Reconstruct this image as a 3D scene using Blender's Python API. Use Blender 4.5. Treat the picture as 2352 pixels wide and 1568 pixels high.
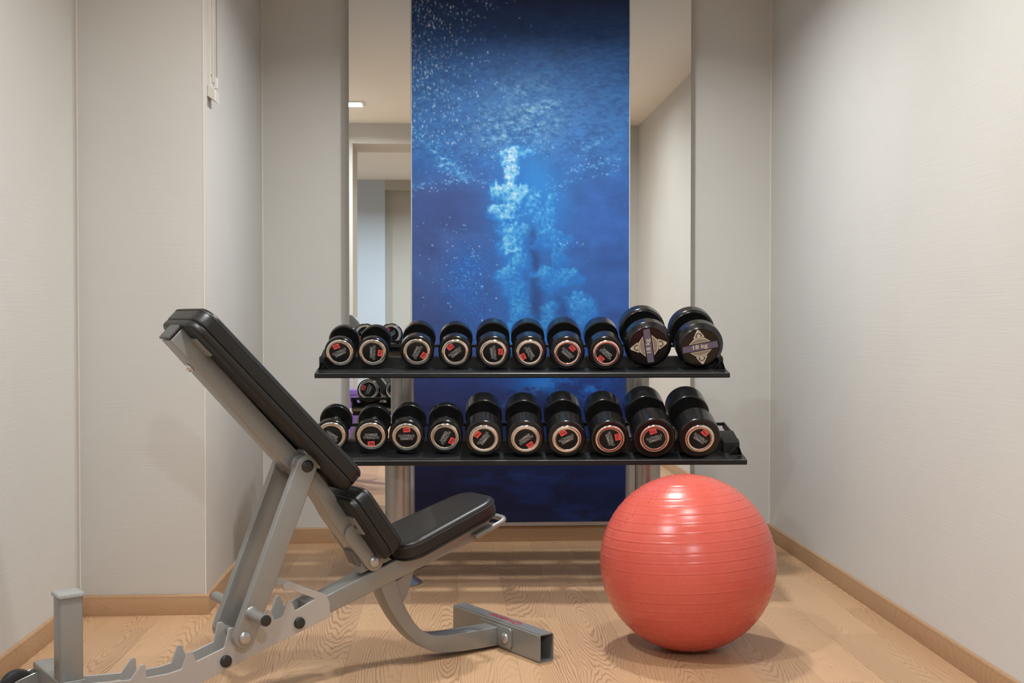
import bpy, bmesh, math, random
import numpy as np
from mathutils import Vector, Matrix

random.seed(7)
R = math.radians
for o in list(bpy.data.objects):
    bpy.data.objects.remove(o)
SC = bpy.context.scene
COL = SC.collection

# ------------------------------------------------------------------ camera
F_PX = 2700.0
cam_d = bpy.data.cameras.new('camera')
cam_d.sensor_width = 36.0
cam_d.lens = 36.0 * F_PX / 2352.0
cam_d.clip_start = 0.05
cam = bpy.data.objects.new('camera', cam_d)
COL.objects.link(cam)
cam.location = (0, 0, 1.2)
cam.rotation_euler = (R(90 - 1.0805), 0, R(-3.1375))
SC.camera = cam

# ------------------------------------------------------------------ world, exposure
world = bpy.data.worlds.new('world')
SC.world = world
world.use_nodes = True
world.node_tree.nodes['Background'].inputs[0].default_value = (0.05, 0.052, 0.055, 1)
world.node_tree.nodes['Background'].inputs[1].default_value = 1.0
SC.view_settings.view_transform = 'Standard'
SC.view_settings.look = 'None'
SC.view_settings.exposure = 0.0
SC.view_settings.gamma = 1.0
SC.view_settings.use_curve_mapping = False
SC.cycles.max_bounces = 6
SC.cycles.diffuse_bounces = 4
SC.cycles.glossy_bounces = 4
SC.cycles.transmission_bounces = 1
SC.cycles.use_adaptive_sampling = True
SC.cycles.adaptive_threshold = 0.12
SC.cycles.adaptive_min_samples = 16
SC.cycles.sample_clamp_indirect = 6.0

NEUT = (0.95, 0.985, 0.985)
COOL = (0.84, 0.94, 1.0)
# x, y, watts, colour, spread  (ceiling downlights that the room has)
LAMPS = [
    (-0.78, 2.74, 42, NEUT, 168, 'square ceiling downlight near the left wall, shining in the left mirror'),
    (0.74, 3.35, 22, NEUT, 170, 'square ceiling downlight close to the long right wall'),
    (0.50, 4.95, 38, NEUT, 158, 'square ceiling downlight above the dumbbell rack and ball'),
    (-0.52, 6.13, 0, NEUT, 160, 'unlit square ceiling downlight at the back wall above the left mirror'),
    (0.50, -0.90, 110, COOL, 160, 'cool square ceiling downlight in the outer room behind the camera'),
    (-2.10, -0.90, 60, COOL, 160, 'cool square ceiling downlight by the pale blue wall'),
]
CEIL = 2.985

# ------------------------------------------------------------------ node material helpers
def srgb(c):
    def f(v):
        v = v / 255.0
        return v / 12.92 if v <= 0.04045 else ((v + 0.055) / 1.055) ** 2.4
    return (f(c[0]), f(c[1]), f(c[2]), 1.0)

def new_mat(name):
    m = bpy.data.materials.new(name)
    m.use_nodes = True
    nt = m.node_tree
    b = nt.nodes['Principled BSDF']
    return m, nt, b

def N(nt, kind, **kw):
    n = nt.nodes.new(kind)
    for k, v in kw.items():
        if k.startswith('i_'):
            n.inputs[k[2:].replace('_', ' ')].default_value = v
        else:
            setattr(n, k, v)
    return n

def simple(name, col, rough=0.5, metal=0.0, spec=0.5, noise=0.0, nscale=40.0, bump=0.0, bscale=200.0, coat=0.0):
    m, nt, b = new_mat(name)
    b.inputs['Base Color'].default_value = col
    b.inputs['Roughness'].default_value = rough
    b.inputs['Metallic'].default_value = metal
    b.inputs['Specular IOR Level'].default_value = spec
    if coat:
        b.inputs['Coat Weight'].default_value = coat
        b.inputs['Coat Roughness'].default_value = 0.15
    tc = N(nt, 'ShaderNodeTexCoord')
    if noise > 0:
        nz = N(nt, 'ShaderNodeTexNoise')
        nz.inputs['Scale'].default_value = nscale
        nz.inputs['Detail'].default_value = 2
        nt.links.new(tc.outputs['Object'], nz.inputs['Vector'])
        mr = N(nt, 'ShaderNodeMapRange')
        mr.inputs['To Min'].default_value = 1 - noise
        mr.inputs['To Max'].default_value = 1 + noise
        nt.links.new(nz.outputs['Fac'], mr.inputs['Value'])
        mx = N(nt, 'ShaderNodeVectorMath', operation='SCALE')
        mx.inputs[0].default_value = col[:3]
        nt.links.new(mr.outputs[0], mx.inputs['Scale'])
        nt.links.new(mx.outputs[0], b.inputs['Base Color'])
        mr2 = N(nt, 'ShaderNodeMapRange')
        mr2.inputs['To Min'].default_value = rough * 0.85
        mr2.inputs['To Max'].default_value = min(1, rough * 1.15)
        nt.links.new(nz.outputs['Fac'], mr2.inputs['Value'])
        nt.links.new(mr2.outputs[0], b.inputs['Roughness'])
    if bump > 0:
        nb = N(nt, 'ShaderNodeTexNoise')
        nb.inputs['Scale'].default_value = bscale
        nb.inputs['Detail'].default_value = 1
        nt.links.new(tc.outputs['Object'], nb.inputs['Vector'])
        bp = N(nt, 'ShaderNodeBump')
        bp.inputs['Strength'].default_value = bump
        bp.inputs['Distance'].default_value = 0.002
        nt.links.new(nb.outputs['Fac'], bp.inputs['Height'])
        nt.links.new(bp.outputs[0], b.inputs['Normal'])
    return m

def wallpaper(name, col):
    m, nt, b = new_mat(name)
    b.inputs['Roughness'].default_value = 0.62
    b.inputs['Specular IOR Level'].default_value = 0.28
    tc = N(nt, 'ShaderNodeTexCoord')
    nz = N(nt, 'ShaderNodeTexNoise')
    nz.inputs['Scale'].default_value = 1.7
    nz.inputs['Detail'].default_value = 3
    nt.links.new(tc.outputs['Object'], nz.inputs['Vector'])
    mr = N(nt, 'ShaderNodeMapRange')
    mr.inputs['To Min'].default_value = 0.95
    mr.inputs['To Max'].default_value = 1.05
    nt.links.new(nz.outputs['Fac'], mr.inputs['Value'])
    mx = N(nt, 'ShaderNodeVectorMath', operation='SCALE')
    mx.inputs[0].default_value = col[:3]
    nt.links.new(mr.outputs[0], mx.inputs['Scale'])
    nt.links.new(mx.outputs[0], b.inputs['Base Color'])
    # fine, slightly wavy horizontal ribs pressed into the paper
    mp = N(nt, 'ShaderNodeMapping')
    mp.inputs['Scale'].default_value = (3.0, 3.0, 110.0)
    nt.links.new(tc.outputs['Object'], mp.inputs['Vector'])
    rb = N(nt, 'ShaderNodeTexNoise')
    rb.inputs['Scale'].default_value = 1.6
    rb.inputs['Detail'].default_value = 2
    nt.links.new(mp.outputs[0], rb.inputs['Vector'])
    bp = N(nt, 'ShaderNodeBump')
    bp.inputs['Strength'].default_value = 0.16
    bp.inputs['Distance'].default_value = 0.0022
    nt.links.new(rb.outputs['Fac'], bp.inputs['Height'])
    nt.links.new(bp.outputs[0], b.inputs['Normal'])
    return m

def oak(name, light, dark, grain_axis='Y', ring=34.0, rough=0.36, contrast=0.62):
    m, nt, b = new_mat(name)
    b.inputs['Roughness'].default_value = rough
    b.inputs['Specular IOR Level'].default_value = 0.4
    tc = N(nt, 'ShaderNodeTexCoord')
    oi = N(nt, 'ShaderNodeObjectInfo')
    off = N(nt, 'ShaderNodeVectorMath', operation='SCALE')
    comb = N(nt, 'ShaderNodeCombineXYZ')
    m1 = N(nt, 'ShaderNodeMath', operation='MULTIPLY'); m1.inputs[1].default_value = 0.17
    s0 = N(nt, 'ShaderNodeMath', operation='SUBTRACT'); s0.inputs[1].default_value = 0.5
    nt.links.new(oi.outputs['Random'], s0.inputs[0])
    nt.links.new(s0.outputs[0], m1.inputs[0])
    m2 = N(nt, 'ShaderNodeMath', operation='MULTIPLY'); m2.inputs[1].default_value = 37.0
    nt.links.new(oi.outputs['Random'], m2.inputs[0])
    m3 = N(nt, 'ShaderNodeMath', operation='FRACT')
    m4 = N(nt, 'ShaderNodeMath', operation='MULTIPLY'); m4.inputs[1].default_value = 91.7
    nt.links.new(oi.outputs['Random'], m4.inputs[0])
    nt.links.new(m4.outputs[0], m3.inputs[0])
    m5 = N(nt, 'ShaderNodeMath', operation='MULTIPLY_ADD'); m5.inputs[1].default_value = 1.2; m5.inputs[2].default_value = -0.6
    nt.links.new(m3.outputs[0], m5.inputs[0])
    nt.links.new(m1.outputs[0], comb.inputs['X'])
    nt.links.new(m5.outputs[0], comb.inputs['Y'])
    add = N(nt, 'ShaderNodeVectorMath', operation='ADD')
    nt.links.new(tc.outputs['Object'], add.inputs[0])
    nt.links.new(comb.outputs[0], add.inputs[1])
    mp = N(nt, 'ShaderNodeMapping')
    mp.inputs['Scale'].default_value = {'Y': (1.0, 0.115, 0.6), 'X': (0.06, 1.0, 1.0), 'Z': (1.0, 1.0, 0.06)}[grain_axis]
    nt.links.new(add.outputs[0], mp.inputs['Vector'])
    # wandering of the growth rings
    nz = N(nt, 'ShaderNodeTexNoise', noise_dimensions='4D')
    nz.inputs['Scale'].default_value = 9.0
    nz.inputs['Detail'].default_value = 3.0
    nz.inputs['Roughness'].default_value = 0.55
    nt.links.new(mp.outputs[0], nz.inputs['Vector'])
    nt.links.new(m2.outputs[0], nz.inputs['W'])
    ln = N(nt, 'ShaderNodeVectorMath', operation='LENGTH')
    nt.links.new(mp.outputs[0], ln.inputs[0])
    r1 = N(nt, 'ShaderNodeMath', operation='MULTIPLY_ADD'); r1.inputs[1].default_value = 0.085
    nt.links.new(nz.outputs['Fac'], r1.inputs[0])
    nt.links.new(ln.outputs['Value'], r1.inputs[2])
    r2 = N(nt, 'ShaderNodeMath', operation='MULTIPLY'); r2.inputs[1].default_value = ring * 6.283 * 3.6
    nt.links.new(r1.outputs[0], r2.inputs[0])
    sn = N(nt, 'ShaderNodeMath', operation='SINE')
    nt.links.new(r2.outputs[0], sn.inputs[0])
    ringr = N(nt, 'ShaderNodeMapRange'); ringr.interpolation_type = 'SMOOTHSTEP'
    ringr.inputs['From Min'].default_value = 0.05
    ringr.inputs['From Max'].default_value = 1.0
    nt.links.new(sn.outputs[0], ringr.inputs['Value'])
    # fine pores along the grain
    mp2 = N(nt, 'ShaderNodeMapping')
    mp2.inputs['Scale'].default_value = {'Y': (260, 9, 260), 'X': (9, 260, 260), 'Z': (260, 260, 9)}[grain_axis]
    nt.links.new(tc.outputs['Object'], mp2.inputs['Vector'])
    pr = N(nt, 'ShaderNodeTexNoise', noise_dimensions='4D')
    pr.inputs['Scale'].default_value = 1.0
    pr.inputs['Detail'].default_value = 2.0
    nt.links.new(mp2.outputs[0], pr.inputs['Vector'])
    nt.links.new(m2.outputs[0], pr.inputs['W'])
    # patches where the rings fade
    pt = N(nt, 'ShaderNodeTexNoise', noise_dimensions='4D')
    pt.inputs['Scale'].default_value = 6.0
    pt.inputs['Detail'].default_value = 2.0
    nt.links.new(mp.outputs[0], pt.inputs['Vector'])
    nt.links.new(m2.outputs[0], pt.inputs['W'])
    ptr = N(nt, 'ShaderNodeMapRange')
    ptr.inputs['From Min'].default_value = 0.35
    ptr.inputs['From Max'].default_value = 0.62
    ptr.inputs['To Min'].default_value = 0.15
    nt.links.new(pt.outputs['Fac'], ptr.inputs['Value'])
    f1 = N(nt, 'ShaderNodeMath', operation='MULTIPLY')
    nt.links.new(ringr.outputs[0], f1.inputs[0])
    nt.links.new(ptr.outputs[0], f1.inputs[1])
    f2 = N(nt, 'ShaderNodeMath', operation='MULTIPLY'); f2.inputs[1].default_value = contrast
    nt.links.new(f1.outputs[0], f2.inputs[0])
    f3 = N(nt, 'ShaderNodeMath', operation='MULTIPLY_ADD'); f3.inputs[1].default_value = 0.5
    prs = N(nt, 'ShaderNodeMath', operation='SUBTRACT'); prs.inputs[1].default_value = 0.5
    nt.links.new(pr.outputs['Fac'], prs.inputs[0])
    nt.links.new(prs.outputs[0], f3.inputs[0])
    nt.links.new(f2.outputs[0], f3.inputs[2])
    cl = N(nt, 'ShaderNodeClamp')
    nt.links.new(f3.outputs[0], cl.inputs['Value'])
    mix = N(nt, 'ShaderNodeMix', data_type='RGBA')
    mix.inputs['A'].default_value = light
    mix.inputs['B'].default_value = dark
    nt.links.new(cl.outputs[0], mix.inputs['Factor'])
    # board to board tone
    tn = N(nt, 'ShaderNodeMapRange')
    tn.inputs['To Min'].default_value = 0.93
    tn.inputs['To Max'].default_value = 1.06
    nt.links.new(m3.outputs[0], tn.inputs['Value'])
    sc = N(nt, 'ShaderNodeVectorMath', operation='SCALE')
    nt.links.new(mix.outputs['Result'], sc.inputs[0])
    nt.links.new(tn.outputs[0], sc.inputs['Scale'])
    nt.links.new(sc.outputs[0], b.inputs['Base Color'])
    bp = N(nt, 'ShaderNodeBump')
    bp.inputs['Strength'].default_value = 0.08
    bp.inputs['Distance'].default_value = 0.001
    nt.links.new(cl.outputs[0], bp.inputs['Height'])
    nt.links.new(bp.outputs[0], b.inputs['Normal'])
    return m

def emit(name, col, strength):
    m, nt, b = new_mat(name)
    b.inputs['Base Color'].default_value = (0.8, 0.8, 0.8, 1)
    b.inputs['Emission Color'].default_value = (*col, 1)
    b.inputs['Emission Strength'].default_value = strength
    return m

M = {}
M['wall'] = wallpaper('wallpaper', (0.585, 0.57, 0.54, 1))
M['ceiling'] = simple('ceiling_paint', (0.86, 0.82, 0.74, 1), 0.8, noise=0.02, nscale=3)
M['white_ceiling'] = simple('white_ceiling_paint', (0.74, 0.76, 0.78, 1), 0.8, noise=0.02, nscale=3)
M['blue_wall'] = simple('pale_blue_wall', (0.46, 0.53, 0.62, 1), 0.7, noise=0.03, nscale=2)  # pale blue colour of the left part of the rear wall
M['grey_wall'] = simple('grey_paint', (0.42, 0.42, 0.39, 1), 0.7, noise=0.03, nscale=2)
M['bead'] = simple('corner_bead', (0.68, 0.62, 0.55, 1), 0.5, noise=0.03, nscale=10)
M['floor'] = oak('oak_laminate', (0.525, 0.325, 0.185, 1), (0.265, 0.138, 0.068, 1), 'Y', contrast=0.78)
M['base_x'] = oak('oak_skirting_x', (0.42, 0.255, 0.14, 1), (0.26, 0.145, 0.075, 1), 'X', ring=60, contrast=0.3)
M['base_y'] = oak('oak_skirting_y', (0.42, 0.255, 0.14, 1), (0.26, 0.145, 0.075, 1), 'Y', ring=60, contrast=0.3)
M['mirror'] = simple('mirror_glass', (0.90, 0.91, 0.89, 1), 0.0, 1.0)
M['glass_edge'] = simple('polished_glass_edge', (0.62, 0.64, 0.60, 1), 0.15, 0.0, 0.6)
M['alu'] = simple('brushed_aluminium', (0.62, 0.61, 0.60, 1), 0.35, 0.5, noise=0.05)
M['silver'] = simple('silver_metallic_paint', (0.275, 0.272, 0.258, 1), 0.36, 0.4, noise=0.03, nscale=600, coat=0.25)
M['silver_lt'] = simple('silver_plate_reflection', (0.43, 0.395, 0.365, 1), 0.5, 0.2, noise=0.05, nscale=400)  # silver made paler and pinker: reflected light put into the plates' colour
M['bolt'] = simple('bolt_metal', (0.45, 0.44, 0.43, 1), 0.32, 0.8, noise=0.04, nscale=300)
M['vinyl'] = simple('black_vinyl', (0.011, 0.0105, 0.010, 1), 0.33, 0.0, 0.42, noise=0.08, nscale=60, bump=0.12, bscale=900)
M['board'] = simple('black_backing_board', (0.010, 0.0095, 0.009, 1), 0.40, 0.0, 0.4, noise=0.08, nscale=60)
M['plastic'] = simple('black_plastic', (0.018, 0.018, 0.019, 1), 0.4, 0.0, 0.5, noise=0.05)
M['cap_grey'] = simple('dark_grey_cap', (0.075, 0.078, 0.075, 1), 0.5, 0.0, 0.5, noise=0.05)
M['cap_pale'] = simple('pale_grey_cap', (0.33, 0.33, 0.32, 1), 0.6, 0.0, 0.4, noise=0.08, nscale=120, bump=0.3, bscale=300)
M['stitch'] = simple('stitching', (0.05, 0.05, 0.05, 1), 0.6)
M['tube_dark'] = simple('tube_inside', (0.14, 0.14, 0.135, 1), 0.5, 0.3, noise=0.1, nscale=80)
M['rubber'] = simple('black_rubber', (0.0065, 0.0065, 0.0065, 1), 0.2, 0.0, 0.5, noise=0.12, nscale=50)
M['rack_black'] = simple('black_powder_coat', (0.008, 0.008, 0.008, 1), 0.36, 0.0, 0.36, noise=0.15, nscale=30, bump=0.05, bscale=500)
M['lip'] = simple('grey_lip', (0.11, 0.11, 0.11, 1), 0.35, 0.5, noise=0.4, nscale=25)  # mottled grey for the thin strip on the tray lip, paler than the tray
M['rack_post'] = simple('silver_post_paint', (0.43, 0.415, 0.40, 1), 0.24, 0.5, noise=0.02, nscale=200, coat=0.4)
M['chrome'] = simple('chrome', (0.78, 0.765, 0.745, 1), 0.1, 1.0, noise=0.03, nscale=150)
M['disc'] = simple('end_disc_black', (0.008, 0.0075, 0.0075, 1), 0.5, 0.0, 0.3, noise=0.1, nscale=80)
M['letter'] = simple('grey_print', (0.40, 0.40, 0.395, 1), 0.5)
M['sticker'] = simple('red_sticker', (0.93, 0.105, 0.095, 1), 0.5, 0, 0.3)
M['ink'] = simple('black_ink', (0.02, 0.01, 0.01, 1), 0.6)
M['red_ink'] = simple('red_marking', (0.40, 0.012, 0.03, 1), 0.5)
M['band'] = simple('purple_band', (0.155, 0.125, 0.19, 1), 0.5, noise=0.08, nscale=60)
M['cream'] = simple('cream_print', (0.66, 0.56, 0.42, 1), 0.5)
M['brown'] = simple('brown_print', (0.10, 0.06, 0.05, 1), 0.5)
M['ball'] = simple('coral_vinyl', (0.60, 0.098, 0.070, 1), 0.27, 0.0, 0.5, noise=0.05, nscale=24, bump=0.08, bscale=500)
M['white_plastic'] = simple('white_plastic', (0.70, 0.66, 0.61, 1), 0.45, noise=0.02)
M['cord'] = simple('cord', (0.42, 0.38, 0.33, 1), 0.7)
M['purple'] = simple('purple_card', (0.22, 0.12, 0.48, 1), 0.6, noise=0.1, nscale=6)
M['white'] = simple('white_card', (0.75, 0.73, 0.75, 1), 0.6)
M['lamp_trim'] = simple('lamp_trim', (0.8, 0.78, 0.75, 1), 0.4)

# ------------------------------------------------------------------ mesh helpers
def obj(name, bm, mat, parent=None, smooth=True, angle=35, recalc=True):
    me = bpy.data.meshes.new(name)
    if recalc:
        bmesh.ops.recalc_face_normals(bm, faces=bm.faces)
    bm.to_mesh(me)
    bm.free()
    return obj_me(name, me, mat, parent, smooth, angle)

def obj_me(name, me, mat, parent=None, smooth=True, angle=35):
    if mat is not None and not me.materials:
        me.materials.append(M[mat] if isinstance(mat, str) else mat)
    if smooth and len(me.polygons):
        me.polygons.foreach_set('use_smooth', [True] * len(me.polygons))
        me.set_sharp_from_angle(angle=R(angle))
    o = bpy.data.objects.new(name, me)
    COL.objects.link(o)
    if parent is not None:
        o.parent = parent
    return o

def empty(name, loc=(0, 0, 0), rot=(0, 0, 0)):
    o = bpy.data.objects.new(name, None)
    o.empty_display_size = 0.1
    COL.objects.link(o)
    o.location = loc
    o.rotation_euler = rot
    return o

def tag(o, label, cat, group=None):
    o['label'] = label
    o['category'] = cat
    if group:
        o['group'] = group
    return o

def struct(o):
    o['kind'] = 'structure'
    return o

def box(bm, x0, x1, y0, y1, z0, z1, bev=0.0, seg=2):
    r = bmesh.ops.create_cube(bm, size=1.0)
    vs = r['verts']
    for v in vs:
        v.co = Vector((x0 + (v.co.x + .5) * (x1 - x0), y0 + (v.co.y + .5) * (y1 - y0), z0 + (v.co.z + .5) * (z1 - z0)))
    if bev > 0:
        es = set()
        for v in vs:
            es.update(v.link_edges)
        bmesh.ops.bevel(bm, geom=list(es), offset=bev, segments=seg, affect='EDGES', profile=0.5)
    return bm

def mkbox(x0, x1, y0, y1, z0, z1, bev=0.0, seg=2):
    return box(bmesh.new(), x0, x1, y0, y1, z0, z1, bev, seg)

def prism_xz(poly, y0, y1, bev=0.0, seg=2, bm=None):
    """polygon in the x-z plane drawn out along y"""
    bm = bm or bmesh.new()
    a = [bm.verts.new((p[0], y0, p[1])) for p in poly]
    b = [bm.verts.new((p[0], y1, p[1])) for p in poly]
    n = len(poly)
    fa = bm.faces.new(a)
    fb = bm.faces.new(b[::-1])
    for i in range(n):
        bm.faces.new((a[i], b[i], b[(i + 1) % n], a[(i + 1) % n]))
    bm.normal_update()
    if bev > 0:
        es = list(set(fa.edges) | set(fb.edges))
        bmesh.ops.bevel(bm, geom=es, offset=bev, segments=seg, affect='EDGES', profile=0.5, clamp_overlap=True)
    return bm

def lathe(prof, seg=48, axis='Y', bm=None, cap=True):
    """profile of (radius, position) spun about an axis"""
    bm = bm or bmesh.new()
    rings = []
    for r, h in prof:
        ring = []
        for k in range(seg):
            a = 2 * math.pi * k / seg
            c, s = r * math.cos(a), r * math.sin(a)
            co = {'Y': (c, h, s), 'Z': (c, s, h), 'X': (h, c, s)}[axis]
            ring.append(bm.verts.new(co))
        rings.append(ring)
    for i in range(len(rings) - 1):
        for k in range(seg):
            bm.faces.new((rings[i][k], rings[i][(k + 1) % seg], rings[i + 1][(k + 1) % seg], rings[i + 1][k]))
    if cap:
        bm.faces.new(rings[0][::-1])
        bm.faces.new(rings[-1])
    return bm

def tube(pts, rad, seg=16, bm=None, cap=True):
    bm = bm or bmesh.new()
    P = [Vector(p) for p in pts]
    rings = []
    up = Vector((0, 0, 1))
    prev = None
    for i, p in enumerate(P):
        t = (P[min(i + 1, len(P) - 1)] - P[max(i - 1, 0)]).normalized()
        if prev is None:
            n = t.cross(up)
            if n.length < 1e-3:
                n = t.cross(Vector((1, 0, 0)))
            n.normalize()
        else:
            n = (prev - t * prev.dot(t)).normalized()
        prev = n
        b = t.cross(n)
        r = rad[i] if isinstance(rad, (list, tuple)) else rad
        rings.append([bm.verts.new(p + (n * math.cos(2 * math.pi * k / seg) + b * math.sin(2 * math.pi * k / seg)) * r) for k in range(seg)])
    for i in range(len(rings) - 1):
        for k in range(seg):
            bm.faces.new((rings[i][k], rings[i][(k + 1) % seg], rings[i + 1][(k + 1) % seg], rings[i + 1][k]))
    if cap:
        bm.faces.new(rings[0][::-1])
        bm.faces.new(rings[-1])
    return bm

def crom(pts, n=6):
    """smooth curve through points (Catmull-Rom)"""
    P = [np.array(p, float) for p in pts]
    P = [2 * P[0] - P[1]] + P + [2 * P[-1] - P[-2]]
    out = []
    for i in range(1, len(P) - 2):
        for k in range(n):
            t = k / n
            out.append(tuple(0.5 * (2 * P[i] + (P[i + 1] - P[i - 1]) * t + (2 * P[i - 1] - 5 * P[i] + 4 * P[i + 1] - P[i + 2]) * t * t + (3 * P[i] - P[i - 1] - 3 * P[i + 1] + P[i + 2]) * t ** 3)))
    out.append(tuple(P[-2]))
    return out

def rounded(poly, rad=0.006, seg=4):
    """round every corner of a 2-D polygon"""
    out = []
    n = len(poly)
    for i in range(n):
        p0, p1, p2 = (np.array(poly[(i + d) % n], float) for d in (-1, 0, 1))
        a, b = p0 - p1, p2 - p1
        la, lb = np.linalg.norm(a), np.linalg.norm(b)
        r = min(rad, la * .45, lb * .45)
        q0, q2 = p1 + a / la * r, p1 + b / lb * r
        for k in range(seg + 1):
            t = k / seg
            out.append(tuple((1 - t) ** 2 * q0 + 2 * t * (1 - t) * p1 + t * t * q2))
    return out

TEXT_CACHE = {}
def text_mesh(body, size, line=1.0, extrude=0.0003, width=1.0, shear=0.0, bold=0.0):
    key = (body, size, line, width, shear, bold)
    if key in TEXT_CACHE:
        return TEXT_CACHE[key]
    cu = bpy.data.curves.new('text', 'FONT')
    cu.body = body
    cu.size = size
    cu.align_x = 'CENTER'
    cu.align_y = 'CENTER'
    cu.space_line = line
    cu.extrude = extrude
    cu.shear = shear
    cu.offset = bold
    cu.resolution_u = 3
    to = bpy.data.objects.new('text', cu)
    COL.objects.link(to)
    dg = bpy.context.evaluated_depsgraph_get()
    dg.update()
    me = bpy.data.meshes.new_from_object(to.evaluated_get(dg))
    bpy.data.objects.remove(to)
    bpy.data.curves.remove(cu)
    me.materials.clear()
    if width != 1.0:
        for v in me.vertices:
            v.co.x *= width
    TEXT_CACHE[key] = me
    return me

# ================================================================== THE ROOM
BACK, RIGHT, LEFT = 6.34, 1.762, -1.488
PIL_X, PIL_Y = -0.985, 4.832
FRONT, FRONT2 = 1.76, 1.20         # opening wall through which the camera looks
T = 0.12

floor = struct(obj('floor', mkbox(-3.3, 3.3, -3.2, BACK + T, -0.10, -0.0085), 'floor', smooth=False))
# laminate boards, each its own piece
PW, PL = 0.20, 1.24
plank_cache = {}
def plank_mesh(w, l):
    key = (round(w, 3), round(l, 3))
    if key not in plank_cache:
        bm = mkbox(-w / 2 + .0002, w / 2 - .0002, -l / 2 + .0002, l / 2 - .0002, -0.008, 0.0, 0.0004, 1)
        me = bpy.data.meshes.new('plank')
        bm.to_mesh(me); bm.free()
        me.materials.append(M['floor'])
        plank_cache[key] = me
    return plank_cache[key]
row = 0
x = -0.157 - PW * 7
ends = [0.37, 0.95, 0.12, 0.70, 1.10, 0.48, 0.86, 0.05, 0.62, 1.02, 0.30, 0.78]
while x < RIGHT:
    x0, x1 = max(x, LEFT), min(x + PW, RIGHT)
    ymax = BACK if x1 > PIL_X + .02 else PIL_Y
    if x1 - x0 > .01:
        y = FRONT2 - PL + ends[row % len(ends)]
        while y < ymax:
            y0, y1 = max(y, FRONT2), min(y + PL, ymax)
            if y1 - y0 > .01:
                o = obj_me('plank', plank_mesh(x1 - x0, y1 - y0), None, floor, smooth=False)
                o.location = ((x0 + x1) / 2, (y0 + y1) / 2, 0)
            y += PL
    x += PW
    row += 1

struct(obj('ceiling', mkbox(-3.3, 3.3, FRONT2, BACK + T, CEIL, CEIL + .1), 'ceiling', smooth=False))
struct(obj('ceiling_outer', mkbox(-3.3, 3.3, -3.2, FRONT2, CEIL, CEIL + .1), 'white_ceiling', smooth=False))
struct(obj('wall_back', mkbox(PIL_X, RIGHT + T, BACK, BACK + T, 0, CEIL), 'wall', smooth=False))
struct(obj('wall_right', mkbox(RIGHT, RIGHT + T, FRONT, BACK, 0, CEIL), 'wall', smooth=False))
struct(obj('wall_left', mkbox(LEFT - T, LEFT, FRONT, PIL_Y, 0, CEIL), 'wall', smooth=False))
struct(obj('wall_pilaster', mkbox(LEFT - T, PIL_X, PIL_Y, BACK + T, 0, CEIL, 0.003, 2), 'wall'))
OPL, OPR, OPH = -0.862, 1.50, 2.80
struct(obj('wall_front', prism_xz([(-3.3, 0), (OPL, 0), (OPL, OPH), (OPR, OPH), (OPR, 0), (3.3, 0), (3.3, CEIL), (-3.3, CEIL)], FRONT2, FRONT), 'wall', smooth=False))
# the outer room behind the camera
struct(obj('wall_outer_left', mkbox(-3.3, -3.2, -3.2, FRONT2, 0, CEIL), 'grey_wall', smooth=False))
struct(obj('wall_outer_right', mkbox(3.2, 3.3, -3.2, FRONT2, 0, CEIL), 'grey_wall', smooth=False))
struct(obj('wall_rear', mkbox(-3.2, -0.80, -2.75, -2.6, 0, CEIL), 'blue_wall', smooth=False))
struct(obj('wall_rear_recess', prism_xz([(-0.80, 0), (-0.80, CEIL), (3.2, CEIL), (3.2, 0)], -3.2, -2.72), 'grey_wall', smooth=False))
struct(obj('trim_5', mkbox(-0.80, 3.2, -2.72, -2.6, 2.86, CEIL), 'grey_wall', smooth=False))

# skirting boards with a rounded, grooved top edge
SK = [(0, 0), (0.0135, 0), (0.0145, 0.004), (0.0145, 0.066), (0.0132, 0.070), (0.0140, 0.074), (0.012, 0.080), (0.008, 0.0825), (0, 0.083)]
def skirting(name, length, loc, rotz, mat, parts=None):
    bm = prism_xz([(p[0], p[1]) for p in SK], 0, length)
    o = struct(obj(name, bm, mat, angle=50))
    o.location = loc
    o.rotation_euler = (0, 0, rotz)
    return o
# profile x points away from the wall, board runs along +y
skirting('baseboard_right', BACK - FRONT, (RIGHT, BACK, 0), R(180), 'base_y')
skirting('baseboard_left', PIL_Y - FRONT, (LEFT, FRONT, 0), 0, 'base_y')
skirting('baseboard_pilaster', BACK - PIL_Y, (PIL_X, PIL_Y, 0), 0, 'base_y')
skirting('baseboard_pilaster_front', PIL_X - LEFT + .0145, (LEFT, PIL_Y, 0), R(-90), 'base_y')
skirting('baseboard_back', RIGHT - PIL_X, (PIL_X, BACK, 0), R(-90), 'base_y')

# paler filler lines in the wall corners
for i, (cx, cy, dx, dy) in enumerate([(LEFT, PIL_Y, .004, -.004), (PIL_X, BACK, .004, -.004), (RIGHT, BACK, -.004, -.004)]):
    bm = bmesh.new()
    prof = [(cx, cy), (cx + dx, cy), (cx + dx * .35, cy + dy * .35), (cx, cy + dy)]
    a = [bm.verts.new((p[0], p[1], 0.083)) for p in prof]
    b = [bm.verts.new((p[0], p[1], CEIL)) for p in prof]
    for k in range(4):
        bm.faces.new((a[k], a[(k + 1) % 4], b[(k + 1) % 4], b[k]))
    bm.faces.new(a); bm.faces.new(b)
    struct(obj('trim_%d' % (i + 1), bm, 'bead'))
bm = bmesh.new()
tube([(PIL_X - .001, PIL_Y + .001, 0.083), (PIL_X - .001, PIL_Y + .001, CEIL)], 0.0032, 10, bm)
struct(obj('trim_4', bm, 'bead'))

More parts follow.
